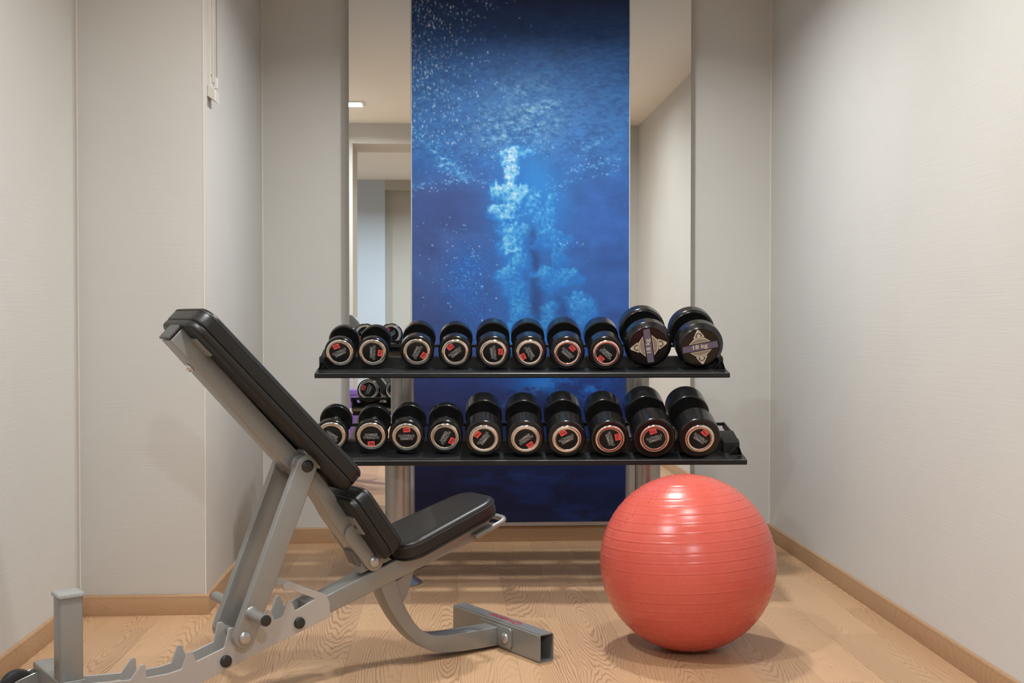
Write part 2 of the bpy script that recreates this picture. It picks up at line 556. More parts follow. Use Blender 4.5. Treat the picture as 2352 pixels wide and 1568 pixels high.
# ================================================================== CEILING LAMPS
for (lx, ly, watts, col, spread, lab) in LAMPS:
    t = tag(empty('downlight', (lx, ly, CEIL)), lab, 'ceiling lamp', 'square downlights in the ceiling')
    s = 0.075
    bm = bmesh.new()
    outer, inner, hz = s + .022, s, -.010
    po = [(-outer, -outer), (outer, -outer), (outer, outer), (-outer, outer)]
    pi_ = [(-inner, -inner), (inner, -inner), (inner, inner), (-inner, inner)]
    rings = [[bm.verts.new((x, y, z)) for x, y in p] for p, z in ((po, 0), (po, hz + .003), ([(a * .97, b * .97) for a, b in po], hz), (pi_, hz), (pi_, -.001))]
    for i in range(4):
        for k in range(4):
            bm.faces.new((rings[i][k], rings[i][(k + 1) % 4], rings[i + 1][(k + 1) % 4], rings[i + 1][k]))
    obj('trim_frame', bm, 'lamp_trim', t, smooth=False)
    obj('diffuser', mkbox(-inner, inner, -inner, inner, -.004, -.001), emit('lamp_glow', col, 22.0) if watts else 'white', t, smooth=False)
    if not watts:
        continue
    ld = bpy.data.lights.new('lamp_light', 'AREA')
    ld.shape = 'SQUARE'
    ld.size = 0.15
    ld.energy = watts
    ld.color = col
    ld.spread = R(spread)
    lo = bpy.data.objects.new('lamp_light', ld)
    COL.objects.link(lo)
    lo.parent = t
    lo.location = (0, 0, -0.014)

# ================================================================== MIRRORS AND MURAL
MZ0, MZ1 = 0.113, 2.955
MY = BACK - 0.028                     # front face of the mirrors
def mirror(x0, x1, lab):
    t = tag(empty('wall_mirror', ((x0 + x1) / 2, BACK, MZ0)), lab, 'mirror', 'tall mirrors beside the mural')
    w = (x1 - x0) / 2
    h = MZ1 - MZ0
    obj('backing', mkbox(-w + .07, w - .07, -.058, 0, .05, h - .05), 'board', t, smooth=False)
    obj('glass', mkbox(-w, w, -.064, -.0582, 0, h, 0.0012, 1), 'mirror', t, smooth=False)
    return t
mirror(-0.521, -0.1935, 'tall narrow mirror left of the blue underwater mural')
mirror(0.9775, 1.308, 'tall narrow mirror right of the blue underwater mural')

# ---- mural: an underwater photograph printed on a panel
def vnoise(u, v, seed):
    rng = np.random.RandomState(seed)
    g = rng.rand(257, 257)
    ui, vi = np.floor(u).astype(int), np.floor(v).astype(int)
    fu, fv = u - ui, v - vi
    fu = fu * fu * (3 - 2 * fu); fv = fv * fv * (3 - 2 * fv)
    a = g[vi % 256, ui % 256]; b = g[vi % 256, (ui + 1) % 256]
    c = g[(vi + 1) % 256, ui % 256]; d = g[(vi + 1) % 256, (ui + 1) % 256]
    return (a * (1 - fu) + b * fu) * (1 - fv) + (c * (1 - fu) + d * fu) * fv

def fbm(u, v, seed, octv=5, gain=0.55):
    s, amp, tot = 0, 1.0, 0
    for o in range(octv):
        s = s + amp * vnoise(u * 2 ** o + 17.3 * o, v * 2 ** o + 9.1 * o, seed + o)
        tot += amp
        amp *= gain
    return s / tot

def paint(X, Y):
    """colour of the print; X 0..497, Y 0..1197 count units across and down the panel"""
    def lerp(keys):
        ys = [k[0] for k in keys]
        return np.stack([np.interp(Y, ys, [k[1][c] for k in keys]) for c in range(3)], -1)
    base = lerp([(0, (24, 40, 76)), (60, (30, 56, 102)), (140, (44, 86, 144)), (230, (56, 106, 168)), (330, (54, 104, 168)),
                 (430, (52, 94, 164)), (520, (52, 90, 160)), (640, (52, 88, 156)), (760, (48, 80, 148)), (860, (30, 56, 122)),
                 (930, (26, 46, 104)), (1010, (22, 42, 98)), (1090, (18, 32, 76)), (1197, (16, 26, 60))])
    # left side a little duller, right side clearer below the surface
    side = np.clip((X - 60) / 380, 0, 1)
    dull = np.clip((Y - 380) / 60, 0, 1) * (1 - side)
    base = base * (1 - .10 * dull[..., None]) + np.array([14, 2, -6]) * dull[..., None]
    f1 = fbm(X / 42, Y / 30, 3)
    base = base * (0.86 + 0.28 * f1[..., None])
    C = base.copy()
    def blend(mask, col):
        nonlocal C
        m = np.clip(mask, 0, 1)[..., None]
        C = C * (1 - m) + np.array(col, float) * m
    def g(cx, cy, sx, sy, rot=0.0):
        c, s = math.cos(rot), math.sin(rot)
        dx, dy = X - cx, Y - cy
        a, b = (dx * c + dy * s) / sx, (-dx * s + dy * c) / sy
        return np.exp(-(a * a + b * b))
    def ramp(v, a, b):
        t = np.clip((v - a) / (b - a), 0, 1)
        return t * t * (3 - 2 * t)
    # rippled underside of the surface: fine arcs running out from the break
    ang = np.arctan2(Y - 330, X - 235)
    rad = np.hypot(X - 235, (Y - 330) * 1.25)
    wob = fbm(X / 30, Y / 22, 11)
    rip = np.sin(rad / 5.2 + wob * 16 + 3 * np.sin(ang * 3))
    rfine = fbm(X / 9 + Y / 30, Y / 4.5, 21, 4)
    up = ramp(-Y, -400, -330) * ramp(Y, -30, 170)
    blend(up * ramp(rfine, .44, .74) * (.10 + .30 * g(250, 300, 190, 110)), (70, 132, 194))
    blend(up * ramp(rip * .5 + rfine, .75, 1.2) * (.06 + .26 * g(240, 300, 150, 90)), (92, 152, 204))
    blend(ramp(-Y, -400, -330) * ramp(rfine, .52, .25) * .22, (28, 56, 108))
    streak = fbm(X / 26 - Y / 60, Y / 5 + X / 40, 41, 4)
    blend(up * ramp(X, 150, 420) * ramp(streak, .5, .75) * .22, (70, 130, 192))
    # light patches near the break of the surface
    lobe = 0.95 * g(225, 300, 66, 44) + 0.8 * g(288, 246, 50, 13, -0.18) + .45 * g(250, 205, 70, 26, -.2) + .5 * g(300, 275, 60, 34, -.3)
    tex = fbm(X / 11, Y / 7, 31, 5, .62)
    blend(lobe * ramp(tex, .30, .58) * .85, (104, 160, 202))
    blend(lobe * ramp(tex, .54, .70) * .75, (160, 198, 216))
    blend(lobe * ramp(fbm(X / 8, Y / 5, 77, 4), .60, .44) * .38, (36, 80, 140))
    # glow right of the plume
    blend(.75 * g(275, 400, 42, 70) + .55 * g(310, 450, 60, 70) + .5 * g(250, 480, 70, 60), (44, 124, 196))
    # wave crests left and right
    for (x0, y0, x1, y1, wd, amt) in [(-10, 292, 60, 345, 9, .8), (55, 345, 120, 405, 14, .8), (60, 375, 110, 395, 9, .9), (0, 425, 130, 408, 6, .6),
                                       (100, 395, 190, 418, 7, .4), (165, 372, 205, 345, 6, .8), (350, 392, 470, 362, 9, .55), (380, 345, 480, 300, 8, .45), (320, 420, 470, 392, 6, .3)]:
        L = math.hypot(x1 - x0, y1 - y0)
        tx, ty = (x1 - x0) / L, (y1 - y0) / L
        s = np.clip((X - x0) * tx + (Y - y0) * ty, 0, L)
        d = np.hypot(X - x0 - s * tx, Y - y0 - s * ty)
        fm = fbm(X / 7, Y / 5, int(x0 + 200 + y0), 4, .65)
        blend(np.exp(-(d / wd) ** 2) * amt * ramp(fm, .36, .62), (52, 132, 200))
        blend(np.exp(-(d / wd / .7) ** 2) * amt * ramp(fm, .58, .72), (168, 206, 226))
    # darker water under the left crests
    blend(.35 * g(70, 470, 120, 50), (52, 66, 124))
    # plume of bubbles: billows with bright upper rims
    cauli = fbm(X / 24, Y / 24, 51, 5, .58)
    cfine = fbm(X / 7, Y / 7, 61, 4, .62)
    def puff(cx, cy, sx, sy, col, amt, rim=None):
        dx, dy = (X - cx) / sx, (Y - cy) / sy
        r = np.hypot(dx, dy) + (cauli - .5) * 1.5 + (cfine - .5) * .8
        m = ramp(-r, -1.12, -.30) * amt * np.clip(.45 + .9 * (cfine - .25) + .25 * (-dy), .2, 1.05)
        blend(m, col)
        if rim is not None:
            rm = ramp(-r, -1.04, -.70) * ramp(r, .2, .9) * ramp(-dy + dx * -.35, -.05, .9) * .8
            blend(rm * amt * ramp(cfine, .36, .62), rim)
    wx, wy_ = (fbm(X / 26, Y / 26, 53, 3) - .5) * 34, (fbm(X / 26, Y / 26, 57, 3) - .5) * 34
    XW, YW = X + wx, Y + wy_
    def gw(cx, cy, sx, sy):
        return np.exp(-(((XW - cx) / sx) ** 2 + ((YW - cy) / sy) ** 2) ** 1.5)
    body = np.zeros_like(X); glow = np.zeros_like(X)
    for (cx, cy, sx, sy, a) in [(226, 360, 21, 28, .72), (250, 350, 40, 13, .55), (223, 398, 14, 36, .85), (228, 440, 37, 28, .95), (216, 486, 34, 24, .85), (232, 522, 33, 26, .85),
                                (226, 558, 33, 28, .85), (238, 592, 33, 28, .8), (222, 636, 27, 32, .8), (246, 668, 30, 30, .65), (250, 712, 28, 34, .7), (246, 760, 32, 40, .65),
                                (280, 470, 22, 36, .6), (305, 500, 25, 34, .55), (320, 462, 11, 26, .55), (322, 545, 38, 30, .5), (310, 634, 38, 32, .6), (346, 632, 36, 24, .6), (370, 634, 22, 20, .5),
                                (312, 714, 24, 30, .65), (372, 690, 33, 24, .68), (396, 716, 34, 36, .5), (304, 748, 40, 30, .5), (340, 590, 26, 30, .4)]:
        sx, sy = sx * 1.16, sy * 1.1
        m = gw(cx, cy, sx, sy)
        body = np.maximum(body, a * m)
        dyn = (YW - cy) / sy; dxn = (XW - cx) / sx
        rr = np.hypot(dxn, dyn)
        glow = np.maximum(glow, a * ramp(-rr, -1.0, -.75) * ramp(rr, .25, .85) * ramp(-dyn - .4 * dxn, .0, .9))
    fine = fbm(X / 5.5, Y / 5.5, 63, 4, .65)
    coarse = fbm(XW / 20, YW / 20, 67, 4, .6)
    Hh = body * .7 + coarse * .5 + fine * .2
    relief = np.clip((Hh - np.roll(np.roll(Hh, 4, 0), 3, 1)) * 5.0, -1, 1)
    halo = np.clip(.75 * g(228, 450, 52, 110) + .65 * g(236, 640, 52, 130) + .6 * g(300, 520, 60, 80) + .62 * g(330, 660, 80, 80), 0, .8)
    blend(halo * (.45 + .6 * coarse), (40, 112, 190))
    inten = body * (.40 + .9 * (coarse - .35) + .7 * (fine - .4)) + .20 * relief * body + .50 * glow * ramp(fine, .36, .62)
    upper = np.clip(.92 - (Y - 340) / 700, .5, .92)
    inten = np.clip(inten * upper * 1.25, 0, 1.1)
    blend(ramp(body, .10, .45) * .75, (38, 112, 190))
    blend(ramp(inten, .10, .42) * .85, (64, 148, 208))
    blend(ramp(inten, .34, .66) * .85, (126, 188, 220))
    blend(ramp(inten, .66, 1.0) * .8, (200, 220, 226))
    cauli = fbm(X / 24, Y / 24, 51, 5, .58)
    cfine = fbm(X / 7, Y / 7, 61, 4, .62)
    # deep gap between the two columns
    for (cx, cy, sx, sy, a) in [(272, 555, 11, 40, .75), (282, 610, 11, 55, .7), (282, 690, 15, 55, .75), (340, 695, 18, 26, .6), (350, 740, 24, 24, .4)]:
        blend(a * g(cx, cy, sx, sy) * ramp(cauli, .75, .35), (40, 60, 112))
    # mist of fine bubbles on the left
    mist = g(132, 600, 44, 50) + .9 * g(118, 655, 60, 60) + .6 * g(150, 740, 60, 60)
    sp = vnoise(X / 2.1, Y / 2.1, 91)
    blend(mist * .42, (40, 96, 176))
    blend(mist * ramp(sp, .62, .92) * .8, (38, 124, 206))
    # lower water, seen between the shelves and under the rack
    low = ramp(Y, 820, 860)
    cl = fbm(X / 60, Y / 30, 71, 4)
    blend(low * (.9 * g(300, 872, 70, 34) + .8 * g(400, 890, 60, 30)) * ramp(cl + .25 * cfine, .5, .75), (30, 110, 196))
    blend(.55 * g(250, 905, 70, 10, -.5) * ramp(cfine, .3, .6), (92, 128, 190))
    blend(low * .6 * g(290, 915, 60, 22, -.3), (24, 32, 74))
    blend(ramp(Y, 1060, 1085) * g(250, 1085, 170, 22) * .5 * ramp(cl, .4, .65), (34, 66, 140))
    blend(ramp(Y, 1080, 1110) * ramp(fbm(X / 90, Y / 26, 83, 4), .52, .75) * .5, (28, 52, 116))
    # glitter
    rng = np.random.RandomState(5)
    dots = []
    for _ in range(1000):
        x = abs(rng.normal(0, 95)); y = rng.rand() ** .9 * 330
        if rng.rand() < math.exp(-y / 420):
            dots.append((x, y, .7 + rng.rand() * .9, 1.2 + rng.rand() * 1.9, rng.rand(), rng.rand() ** 2.2))
    for _ in range(110):
        x = rng.normal(215, 55); y = rng.normal(312, 30)
        dots.append((x, y, .7 + rng.rand() * .9, .7 + rng.rand() * .9, rng.rand(), .7 * rng.rand()))
    for _ in range(70):
        x = rng.normal(224, 9); y = 340 + rng.rand() * 70
        dots.append((x, y, 1.2 + rng.rand() * 2, 1.5 + rng.rand() * 3, .35 + .6 * rng.rand(), .6 * rng.rand()))
    for (cx, cy, sx, sy, n) in [(35, 322, 26, 20, 40), (88, 383, 22, 16, 60), (120, 405, 40, 10, 30), (420, 378, 40, 10, 34), (430, 335, 34, 18, 20), (320, 425, 16, 14, 30),
                                (330, 330, 40, 24, 20), (30, 430, 30, 6, 20), (285, 470, 14, 22, 16), (222, 480, 20, 20, 22), (345, 556, 16, 5, 18), (185, 360, 12, 12, 12), (120, 600, 45, 60, 70), (60, 640, 60, 80, 26)]:
        for _ in range(n):
            dots.append((rng.normal(cx, sx), rng.normal(cy, sy), .8 + rng.rand() * 1.0, .8 + rng.rand() * 1.1, rng.rand() * .5, rng.rand() * .8))
    dots.append((47, 559, 2.2, 2.2, .2, .9))
    xs, ys = X[0], Y[:, 0]
    dxs, dys = abs(xs[1] - xs[0]), abs(ys[1] - ys[0])
    for (x, y, sx, sy, warm, amp) in dots:
        if not (0 < x < 497 and 0 < y < 1190):
            continue
        i0, i1 = np.searchsorted(xs, [x - 3 * sx - 2, x + 3 * sx + 2])
        j0, j1 = np.searchsorted(ys, [y - 3 * sy - 2, y + 3 * sy + 2])
        if i1 <= i0 or j1 <= j0:
            continue
        sub = np.exp(-((X[j0:j1, i0:i1] - x) / sx) ** 2 - ((Y[j0:j1, i0:i1] - y) / sy) ** 2)[..., None] * min(1, .35 + .75 * amp)
        colr = np.array((226, 206, 200)) if warm > (.72 if y < 170 else .93) else (np.array((206, 226, 240)) if warm > .3 else np.array((120, 184, 224)))
        C[j0:j1, i0:i1] = C[j0:j1, i0:i1] * (1 - sub) + colr * sub
    # woven grain of the print
    C = C * (0.965 + 0.07 * vnoise(X / 1.3, Y / 1.3, 99)[..., None])
    return np.clip(C, 0, 255)

MX0, MX1 = -0.1905, 0.9745
mur = tag(empty('wall_mural', ((MX0 + MX1) / 2, BACK, MZ0)), 'tall blue printed panel of bubbles rising underwater, between the two mirrors', 'mural')
mw, mh = (MX1 - MX0) / 2, MZ1 - MZ0
obj('panel', mkbox(-mw, mw, -.068, 0, 0, mh), 'board', mur, smooth=False)
NX, NY = 300, 740
gx = np.linspace(-mw + .002, mw - .002, NX)
gz = np.linspace(mh, 0.0, NY)
XX, ZZ = np.meshgrid(gx, gz)
unit = (MX1 - MX0) / 497.0
top_off = (2.9037 - MZ1) / unit            # panel runs a little above the top of the picture
PX = (XX + mw) / unit
PY = (mh - ZZ) / unit + top_off
rgb = paint(PX, PY) / 255.0
lin = np.where(rgb <= 0.04045, rgb / 12.92, ((rgb + 0.055) / 1.055) ** 2.4) * 1.06
me = bpy.data.meshes.new('print')
co = np.stack([XX.ravel(), np.full(XX.size, -.0695), ZZ.ravel()], -1).astype(np.float32)
idx = np.arange(NX * NY).reshape(NY, NX)
quads = np.stack([idx[:-1, :-1].ravel(), idx[1:, :-1].ravel(), idx[1:, 1:].ravel(), idx[:-1, 1:].ravel()], -1)
me.vertices.add(len(co)); me.vertices.foreach_set('co', co.ravel())
me.loops.add(quads.size); me.loops.foreach_set('vertex_index', quads.ravel().astype(np.int32))
me.polygons.add(len(quads))
me.polygons.foreach_set('loop_start', np.arange(0, quads.size, 4, dtype=np.int32))
me.polygons.foreach_set('loop_total', np.full(len(quads), 4, dtype=np.int32))
me.update()
att = me.attributes.new('ink', 'FLOAT_COLOR', 'POINT')
att.data.foreach_set('color', np.concatenate([lin.reshape(-1, 3), np.ones((NX * NY, 1))], 1).astype(np.float32).ravel())
mm, nt, b = new_mat('printed_vinyl')
an = N(nt, 'ShaderNodeAttribute'); an.attribute_name = 'ink'
nt.links.new(an.outputs['Color'], b.inputs['Base Color'])
b.inputs['Roughness'].default_value = 0.55
b.inputs['Specular IOR Level'].default_value = 0.25
obj_me('print', me, mm, mur, smooth=False)
obj('edge_strip', mkbox(-mw - .0022, -mw + .0018, -.0705, 0, -.0, mh), 'glass_edge', mur, smooth=False)
obj('edge_strip', mkbox(mw - .0018, mw + .0022, -.0705, 0, -.0, mh), 'glass_edge', mur, smooth=False)
obj('bottom_rail', mkbox(-mw - .06, mw + .06, -.030, 0, -.027, -.001, .002, 1), 'alu', mur)

# ================================================================== CABLE CHANNEL ON THE PILASTER SIDE
cr = tag(empty('wall_cord_channel', (PIL_X, 4.955, 2.13)), 'slim white vertical cord channel fixed high on the pilaster side wall', 'cord channel')
ch = 2.985 - 2.13
obj('channel_base', prism_xz([(0, 0.035), (0.012, 0.0), (0.012, ch), (0, ch)], -.05, .035), 'white_plastic', cr)
obj('ridge', mkbox(.012, .020, -.012, .004, .05, ch, .002, 2), 'white_plastic', cr)
obj('ridge', mkbox(.012, .022, .010, .020, .05, ch, .002, 2), 'white_plastic', cr)
obj('end_clip', mkbox(.012, .030, .012, .034, .03, .075, .003, 2), 'white', cr)
obj('end_wedge', prism_xz([(0, -.012), (.034, -.035), (.034, .012), (.010, .035), (0, .035)], -.048, .034, .002, 1), 'white_plastic', cr)
bm = bmesh.new()
pts = []
nb = 95
prof = [(.0018 if k % 2 else .0034, .07 + (ch - .07) * k / (nb * 2)) for k in range(nb * 2 + 1)]
lathe(prof, 8, 'Z', bm)
bmesh.ops.translate(bm, verts=bm.verts, vec=(.024, .032, 0))
obj('beaded_cord', bm, 'cord', cr)
bm = lathe([(.0045, 0), (.0045, .002), (.002, .003)], 12, 'X')
bmesh.ops.translate(bm, verts=bm.verts, vec=(.012, -.028, .075))
obj('screw', bm, 'bolt', cr)

# ================================================================== DUMBBELL RACK
RK_YAW = R(-1.65)
OR = Vector((-0.227, 5.356, 0.0))
rack = tag(empty('dumbbell_rack', OR, (0, 0, RK_YAW)), 'two-tier black dumbbell rack on silver posts in front of the mural', 'dumbbell rack')
PD = 1.14
def yz_prism(poly, x0, x1, bev=0.0):
    bm = prism_xz([(p[0], p[1]) for p in poly], x0, x1, bev, 1)
    # prism_xz draws (a,b) -> (x,z) along y ; turn so that a -> y, along x
    bmesh.ops.transform(bm, matrix=Matrix(((0, 1, 0, 0), (1, 0, 0, 0), (0, 0, 1, 0), (0, 0, 0, 1))), verts=bm.verts)
    return bm
def oval_post(u, v, z1, lab):
    bm = bmesh.new()
    rings = []
    for z, k in ((0.012, 1.0), (z1, 1.0)):
        rings.append([bm.verts.new((u + .058 * k * math.cos(a), v + .045 * k * math.sin(a), z)) for a in np.linspace(0, 2 * math.pi, 40, endpoint=False)])
    for k in range(40):
        bm.faces.new((rings[0][k], rings[0][(k + 1) % 40], rings[1][(k + 1) % 40], rings[1][k]))
    bm.faces.new(rings[0][::-1]); bm.faces.new(rings[1])
    p = obj(lab, bm, 'rack_post', rack)
    fb = lathe([(.105, 0), (.108, .006), (.100, .012), (.085, .020), (.066, .040), (.060, .046)], 40, 'Z')
    bmesh.ops.translate(fb, verts=fb.verts, vec=(u, v, 0))
    obj('floor_flange', fb, 'bolt', p)
    return p
for u in (0.0, PD):
    oval_post(u, 0.0, 0.60, 'front_post')
    oval_post(u, 0.36, 0.98, 'rear_post')
    # sloping carrier plates under the trays
    obj('tray_carrier', yz_prism([(-.375, .586), (.0, .586), (.0, .640), (-.20, .640), (-.375, .604)], u - .03, u + .03), 'rack_black', rack)
    obj('tray_carrier', yz_prism([(-.025, .938), (.36, .938), (.36, .992), (.15, .992), (-.025, .956)], u - .03, u + .03), 'rack_black', rack)
U0, U1 = -0.369, 1.507
def shelf(v0, z0):
    # front tray: lip, sloping ledge and low upstand, folded from one sheet
    th = .004
    tray = [(0, 0.004), (.003, 0), (.010, 0), (.010, .018), (.112, .0365), (.1605, .0365), (.1605, .084), (.180, .090), (.180, .094), (.1565, .0875), (.1565, .0405), (.112, .0405), (.006, .0214), (.002, .0215), (0, .019)]
    root = obj('tray', yz_prism([(v0 + a, z0 + c) for a, c in tray], U0, U1, 0.0), 'rack_black', rack, angle=30)
    obj('lip_edge', yz_prism([(v0 - .0006, z0 + .0198), (v0 + .0012, z0 + .0222), (v0 + .0030, z0 + .0224), (v0 + .0012, z0 + .0206)], U0 + .004, U1 - .004), 'lip', root)
    # rubber ledge strip
    obj('rubber_strip', yz_prism([(v0 + .018, z0 + .0236), (v0 + .108, z0 + .0398), (v0 + .108, z0 + .0404), (v0 + .018, z0 + .0246)], U0 + .035, U1 - .035), 'plastic', root)
    # rear rail
    rear = [(.238, .046), (.238, .058), (.370, .082), (.372, .072), (.248, .046)]
    obj('rear_rail', yz_prism([(v0 + a, z0 + c) for a, c in rear], U0 + .012, U1 - .012), 'rack_black', rack, angle=30)
    obj('rear_bar', mkbox(U0 + .012, U1 - .012, v0 + .418, v0 + .432, z0 + .128, z0 + .142, .002, 1), 'rack_black', rack)
    # end brackets: raised saddle block with arched front
    for s, ue in ((1, U0 + .010), (-1, U1 - .010)):
        x0, x1 = (ue, ue + .052) if s > 0 else (ue - .052, ue)
        bw = .070 if (s < 0 and z0 < .7) else .024
        b0, b1 = (ue, ue + bw) if s > 0 else (ue - bw, ue)
        blk = [(.100, .038), (.100, .083), (.105, .087), (.230, .123), (.234, .120), (.234, .060)]
        e = obj('end_bracket', yz_prism([(v0 + a, z0 + c) for a, c in blk], b0, b1, .0015), 'rack_black', rack, angle=30)
        obj('bar_arm', yz_prism([(v0 + .200, z0 + .070), (v0 + .436, z0 + .118), (v0 + .436, z0 + .144), (v0 + .414, z0 + .144), (v0 + .200, z0 + .110)], ue if s > 0 else ue - .006, ue + .006 if s > 0 else ue), 'rack_black', e)
        arch = []
        for k in range(9):
            t = k / 8
            arch.append((x0 + (x1 - x0) * t if s > 0 else x1 - (x1 - x0) * t, z0 + (.040 + .036 * math.sin(math.pi * min(t, .32) / .64) if t <= .32 else .076 - .040 * ((t - .32) / .68) ** 1.15)))
        poly = arch + [(p[0], p[1] - .004) for p in arch[::-1]]
        bm = prism_xz(poly, v0 + .058, v0 + .102)
        obj('arched_clip', bm, 'rack_black', e, angle=40)
        obj('bracket_foot', mkbox(min(x0, x1), max(x0, x1), v0 + .050, v0 + .100, z0 + .026, z0 + .036, .002, 1), 'rack_black', e)
    return root
UPV, UPZ = -0.05, 0.9355
LOV, LOZ = -0.40, 0.5835
shelf(UPV, UPZ)
shelf(LOV, LOZ)
# black stretcher between the rear posts behind each tray
obj('cross_beam', mkbox(.05, PD - .05, .330, .352, .945, .985, .003, 1), 'rack_black', rack)

# ================================================================== DUMBBELLS
HEADLEN = {2: .032, 4: .036, 6: .046, 8: .054, 10: .076, 12: .088, 14: .108, 16: .116, 18: .085, 20: .132}
HEADR = {2: .0712, 4: .0712, 6: .0762, 8: .0775, 10: .0790, 12: .0805, 14: .0808, 16: .083, 18: .1085, 20: .0905}
GRIP = 0.132
TILT = R(17.5)
dm = {}
def dumb_meshes(kg):
    if kg in dm:
        return dm[kg]
    r, L = HEADR[kg], HEADLEN[kg]
    def done(bm, name, mat, angle=35):
        bmesh.ops.recalc_face_normals(bm, faces=bm.faces)
        me = bpy.data.meshes.new(name)
        bm.to_mesh(me); bm.free()
        me.materials.append(M[mat])
        me.polygons.foreach_set('use_smooth', [True] * len(me.polygons))
        me.set_sharp_from_angle(angle=R(angle))
        return me
    out = {}
    # in the head's own frame the inner face is y=0 and the outer face y=-L
    if kg != 18:
        rr = .0635
        c = min(.012, L * .3)
        e = min(.010, r - rr - .0015)
        prof = [(.018, 0), (r - .0062, 0), (r - .0050, 0), (r - .0018, -.0012), (r - .0004, -.0042), (r, -.0052), (r, -.0068), (r, -(L - e - .003)), (r, -(L - e - .001)), (r - e * .12, -(L - e * .55)), (r - e * .45, -(L - e * .15)), (r - e, -L), (max(rr + .0004, r - e - .0012), -L), (rr, -L), (rr, -L + .004), (.02, -L + .004)]
        out['head'] = done(lathe(prof, 56), 'head', 'rubber', 33)
        ring = [(.0458, -L + .003), (.0458, -L - .0034), (.0464, -L - .0041), (.0482, -L - .0045), (.0535, -L - .0048), (.0580, -L - .0045), (.0607, -L - .0034), (.0624, -L - .0014), (.0631, -L + .0010), (.0633, -L + .003)]
        out['chrome_ring'] = done(lathe(ring, 56, cap=False), 'chrome_ring', 'chrome', 60)
        out['end_disc'] = done(lathe([(.0457, -L + .003), (.0457, -L - .0016), (.0450, -L - .0020), (.001, -L - .0020)], 56), 'end_disc', 'disc')
        out['face'] = -L - .0022
    else:
        prof = [(.02, 0), (r - .0115, 0), (r - .010, 0), (r - .0085, -.001), (r - .001, -.0085), (r, -.010), (r, -(L - .022)), (r - .001, -(L - .0205)), (r - .0185, -(L - .001)), (r - .020, -L), (.0855, -L), (.0848, -L + .0016), (.0836, -L + .0016), (.083, -L + .0008), (.001, -L + .0008)]
        out['head'] = done(lathe(prof, 64), 'head', 'rubber', 22)
        out['face'] = -L + .0006
    gr = [(.023, -.003), (.023, .004), (.0205, .012), (.0175, .022)]
    for k in range(1, 8):
        t = k / 8
        gr.append((.0155 + .0022 * math.sin(math.pi * t), .022 + t * (GRIP - .044)))
    gr += [(.0175, GRIP - .022), (.0205, GRIP - .012), (.023, GRIP - .004), (.023, GRIP + .003)]
    out['handle'] = done(lathe(gr, 24), 'handle', 'chrome', 60)
    dm[kg] = out
    return out

def flat_mesh(polys, name, mat, th=.0004):
    """flat print: polygons in x-y given a little thickness"""
    bm = bmesh.new()
    for poly in polys:
        a = [bm.verts.new((p[0], p[1], 0)) for p in poly]
        b2 = [bm.verts.new((p[0], p[1], th)) for p in poly]
        bm.faces.new(a[::-1]); bm.faces.new(b2)
        n = len(poly)
        for i in range(n):
            bm.faces.new((a[i], a[(i + 1) % n], b2[(i + 1) % n], b2[i]))
    bmesh.ops.recalc_face_normals(bm, faces=bm.faces)
    me = bpy.data.meshes.new(name)
    bm.to_mesh(me); bm.free()
    me.materials.append(M[mat])
    return me
sticker_me = flat_mesh([[(-.0148, -.0105), (.0148, -.0105), (.0148, .0105), (-.0148, .0105)]], 'weight_sticker', 'sticker')
def fit(me, w, h):
    n = len(me.vertices)
    c = np.zeros(n * 3, np.float32); me.vertices.foreach_get('co', c); c = c.reshape(-1, 3)
    mn, mx = c.min(0), c.max(0)
    c[:, 0] = (c[:, 0] - (mn[0] + mx[0]) / 2) * w / (mx[0] - mn[0])
    c[:, 1] = (c[:, 1] - (mn[1] + mx[1]) / 2) * h / (mx[1] - mn[1])
    me.vertices.foreach_set('co', c.ravel()); me.update()
    return me
letter_me = fit(text_mesh('HAMMER\nSTRENGTH', .0172, .78, .0002, .80, 0, .00012), .066, .0255)
letter_me.materials.append(M['letter'])
def circ(cx, cy, r, n=20, sx=1, sy=1):
    return [(cx + r * sx * math.cos(2 * math.pi * k / n), cy + r * sy * math.sin(2 * math.pi * k / n)) for k in range(n)]
band_me = flat_mesh([[(-.0815, -.0150), (.0815, -.0150), (.0800, .0150), (-.0800, .0150)]], 'band', 'band')
tri = rounded([(-.0275, .0445), (.0275, .0445), (.004, .0835), (-.004, .0835)], .008, 4)
embl_me = flat_mesh([[(-.050, .0195), (.050, .0195), (.0235, .0425), (-.0235, .0425)], tri], 'emblem', 'cream')
bars = [[(x - .0016, .0215), (x + .0016, .0215), (x * .82 + .0014, .0215 + hgt), (x * .82 - .0014, .0215 + hgt)] for x, hgt in [(-.040, .007), (-.034, .011), (-.028, .014), (-.0215, .016), (-.015, .017), (-.009, .017), (-.003, .017), (.003, .017), (.009, .017), (.015, .017), (.0215, .016), (.028, .014), (.034, .011), (.040, .007)]]
bars.append(rounded([(-.0165, .049), (.0165, .049), (.0135, .060), (.006, .068), (-.006, .068), (-.0135, .060)], .004, 3))
bars.append([(-.0235, .0430), (.0235, .0430), (.0235, .0442), (-.0235, .0442)])
embl_dk = flat_mesh(bars, 'emblem_detail', 'brown', .0006)
embl_in = flat_mesh([circ(0, .0555, .0085, 18, 1, .9)], 'emblem_eye', 'cream', .0008)
kgtext18 = fit(text_mesh('18 kg', .027, 1, .0003, .88, 0, .0007), .068, .027)
kgtext18.materials.append(M['cream'])
RX90 = Matrix.Rotation(R(90), 4, 'X')
ROTZ = Matrix.Rotation(R(180), 4, 'Z')

def place_part(name, me, parent, mtx):
    o = bpy.data.objects.new(name, me)
    COL.objects.link(o)
    o.parent = parent
    o.matrix_local = mtx
    return o

